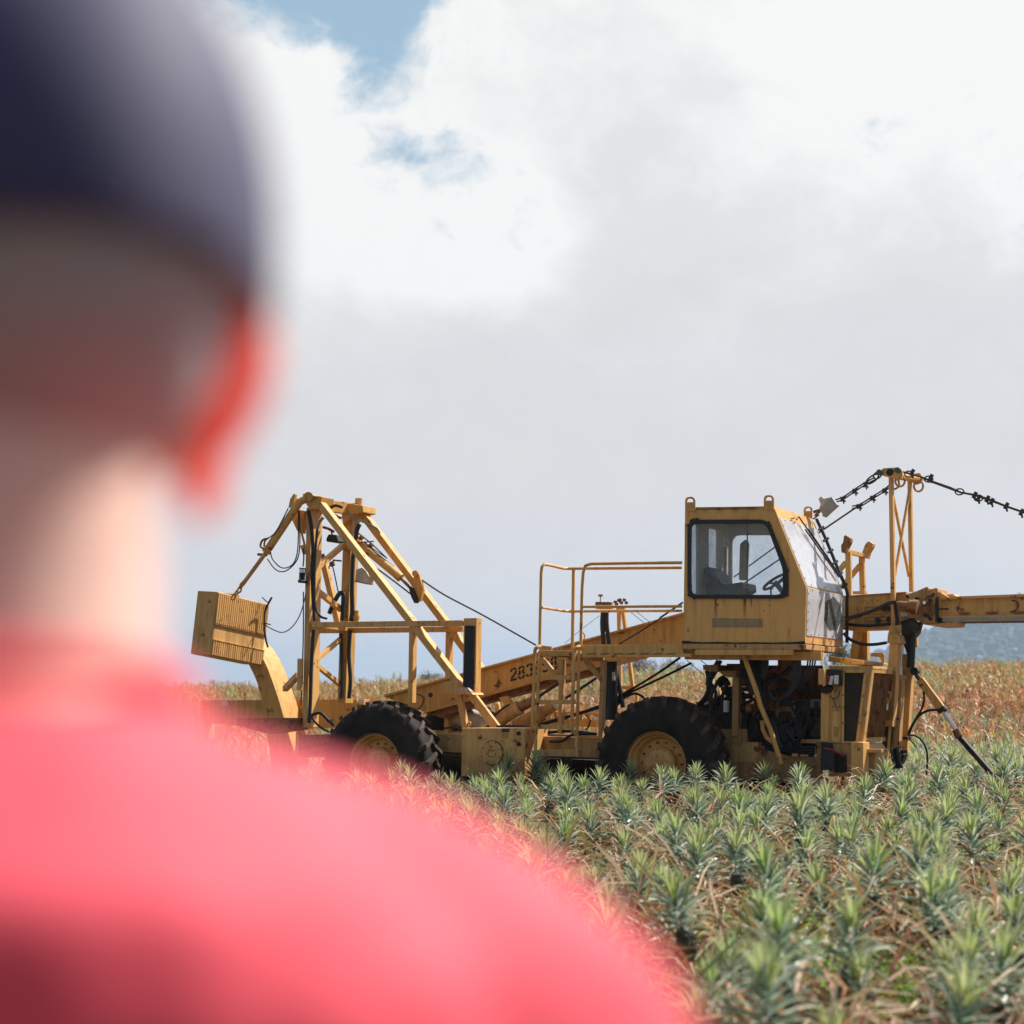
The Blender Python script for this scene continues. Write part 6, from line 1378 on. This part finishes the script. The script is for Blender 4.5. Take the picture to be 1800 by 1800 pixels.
def turn(b_, start=0):
    b_.verts.ensure_lookup_table(); bmesh.ops.transform(b_, matrix=HT, verts=b_.verts[start:]); return b_
ell(bm, hc_+Vector((0, -.008, .02)), (.078, .096, .094), sub=4); ell(bm, hc_+Vector((0, .022, -.045)), (.060, .066, .075), sub=3); ell(bm, hc_+Vector((0, .062, -.085)), (.028, .026, .024))
tub(bm, [hc_+Vector((0, .083, .012)), hc_+Vector((0, .103, -.018)), hc_+Vector((0, .108, -.034))], [.009, .012, .012], 8); ell(bm, hc_+Vector((.012, .096, -.036)), (.009, .01, .008)); ell(bm, hc_+Vector((-.012, .096, -.036)), (.009, .01, .008))
ell(bm, hc_+Vector((0, .083, .03)), (.05, .014, .010))
for s in (-1, 1):
    ell(bm, hc_+Vector((s*.069, -.012, -.022)), (.011, .037, .047), (0, s*.25, s*.62)); ell(bm, hc_+Vector((s*.076, -.002, -.062)), (.009, .013, .020), (0, s*.2, 0))
turn(bm, nv0)
body = fuse('body', bm, 'skin', man, .0055, 3); body.data.materials.append(M['backlit_earskin']); HI = HT.inverted()
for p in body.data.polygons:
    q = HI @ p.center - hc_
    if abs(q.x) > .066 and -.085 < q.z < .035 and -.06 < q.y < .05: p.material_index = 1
bm = NB()
for s in (-1, 1): ell(bm, hc_+Vector((s*.032, .078, .004)), (.014, .012, .012), sub=3)
mk('eyes', turn(bm), 'eye', man, smooth=True)
bm = NB()
for s in (-1, 1): ell(bm, hc_+Vector((s*.032, .087, .004)), (.006, .005, .006), sub=2)
mk('irises', turn(bm), 'iris', man, smooth=True)
bm = NB(); ell(bm, hc_+Vector((0, .091, -.062)), (.024, .008, .006), sub=3); mk('lips', turn(bm), 'lip', man, smooth=True)
# hair: short, below the cap line
bm = NB(); ell(bm, hc_+Vector((0, -.010, .02)), (.0825, .100, .099), sub=5)
bmesh.ops.bisect_plane(bm, geom=bm.verts[:]+bm.edges[:]+bm.faces[:], plane_co=hc_+Vector((0, .03, -.02)), plane_no=Vector((0, .75, -.66)).normalized(), clear_outer=True)
for v in bm.verts: v.co += v.normal*random.uniform(-.0012, .0018)
mk('hair', turn(bm), 'hair', man, smooth=True)
# cap: crown, brim, button
CZ0 = .005
bm = NB(); ell(bm, hc_+Vector((0, -.004, .022)), (.096, .111, .135), sub=5)
bmesh.ops.bisect_plane(bm, geom=bm.verts[:]+bm.edges[:]+bm.faces[:], plane_co=hc_+Vector((0, -.1, CZ0)), plane_no=Vector((0, -.16, -1)).normalized(), clear_outer=True)
cap_ = mk('cap', turn(bm), 'capcloth', man, smooth=True); sd_ = cap_.modifiers.new('t', 'SOLIDIFY'); sd_.thickness = .003
bm = NB(); vs_ = []
for j in range(5):
    f = j/4; row = []
    for i in range(15):
        a = math.radians(22+136*i/14); rr_ = 1+f*.62; row.append(bm.verts.new(hc_+Vector((.088*math.cos(a)*(1+f*.08), -.004+.104*math.sin(a)+f*.075*math.sin(a), .03-.012*f-.016*abs(math.cos(a))**2))))
    vs_.append(row)
for a, c_ in zip(vs_, vs_[1:]):
    for i in range(14): bm.faces.new((a[i], a[i+1], c_[i+1], c_[i]))
br_ = mk('brim', turn(bm), 'capcloth', cap_, smooth=True); sd_ = br_.modifiers.new('t', 'SOLIDIFY'); sd_.thickness = .004
bm = NB(); ell(bm, hc_+Vector((0, -.004, .158)), (.009, .009, .004)); mk('button', turn(bm), 'capcloth', cap_, smooth=True)
# shirt
bm = NB()
rings(bm, [(.88, .178, .132, 0, .0), (1.0, .182, .134, 0, 0), (1.12, .172, .125, 0, .004), (1.24, .178, .130, 0, .008), (1.36, .196, .138, 0, .01), (1.45, .202, .150, 0, -.010), (1.515, .184, .149, 0, -.016), (1.555, .150, .137, 0, -.022), (1.588, .108, .104, 0, -.016), (1.602, .084, .088, 0, -.012), (1.612, .073, .074, 0, -.008)])
for s in (-1, 1):
    tub(bm, [(s*.05, -.015, 1.548), (s*.12, -.012, 1.518), (s*.19, -.005, 1.468), (s*.225, 0, 1.41)], [.06, .066, .076, .074])
    tub(bm, [(s*.19, 0, 1.47), (s*.232, -.003, 1.38), (s*.256, -.006, 1.27), (s*.268, -.006, 1.2)], [.076, .073, .068, .068])
for s in (-1, 1): ell(bm, (s*.165, -.008, 1.445), (.085, .088, .085))
shirt = fuse('shirt', bm, 'shirt', man, .008, 10)
for v in shirt.data.vertices:
    q = v.co; v.co = q + v.normal*(.006*noise.noise(Vector((q.x*9, q.y*9, q.z*5+q.x*7)))+.003*noise.noise(q*26))
bm = NB(); cl = [(0+.066*math.cos(2*PI*k/24), -.008+.068*math.sin(2*PI*k/24), 1.615+.010*math.sin(2*PI*k/24)*-1) for k in range(25)]; tube(bm, cl, .006, 8); mk('collar', bm, 'shirt', shirt, smooth=True)
bm = NB(); rings(bm, [(.80, .165, .125, 0, 0), (.9, .176, .126, 0, 0), (1.0, .172, .124, 0, 0)])
for s in (-1, 1): tub(bm, [(s*.088, 0, .9), (s*.1, 0, .75), (s*.112, 0, .55)], [.102, .1, .092])
fuse('shorts', bm, 'shorts', man, .009, 4)
for s in (-1, 1):
    bm = NB(); ell(bm, (s*.12, .052, .05), (.052, .138, .052)); ell(bm, (s*.12, -.02, .075), (.05, .06, .06)); 
    for v in bm.verts: v.co.z = max(v.co.z, .0)
    fuse('shoe', bm, 'shoe', man, .008, 2)
# ------------------------------------------------------------------ render settings
scene.view_settings.view_transform = 'Standard'; scene.view_settings.look = 'None'; scene.view_settings.exposure = .5; scene.view_settings.gamma = 1
scene.render.engine = 'CYCLES'; cy = scene.cycles; cy.use_denoising = True; cy.denoiser = 'OPENIMAGEDENOISE'; cy.max_bounces = 6; cy.diffuse_bounces = 3; cy.glossy_bounces = 3; cy.transparent_max_bounces = 10; cy.volume_bounces = 0; cy.transmission_bounces = 4
cy.caustics_reflective = False; cy.caustics_refractive = False; cy.sample_clamp_indirect = 6
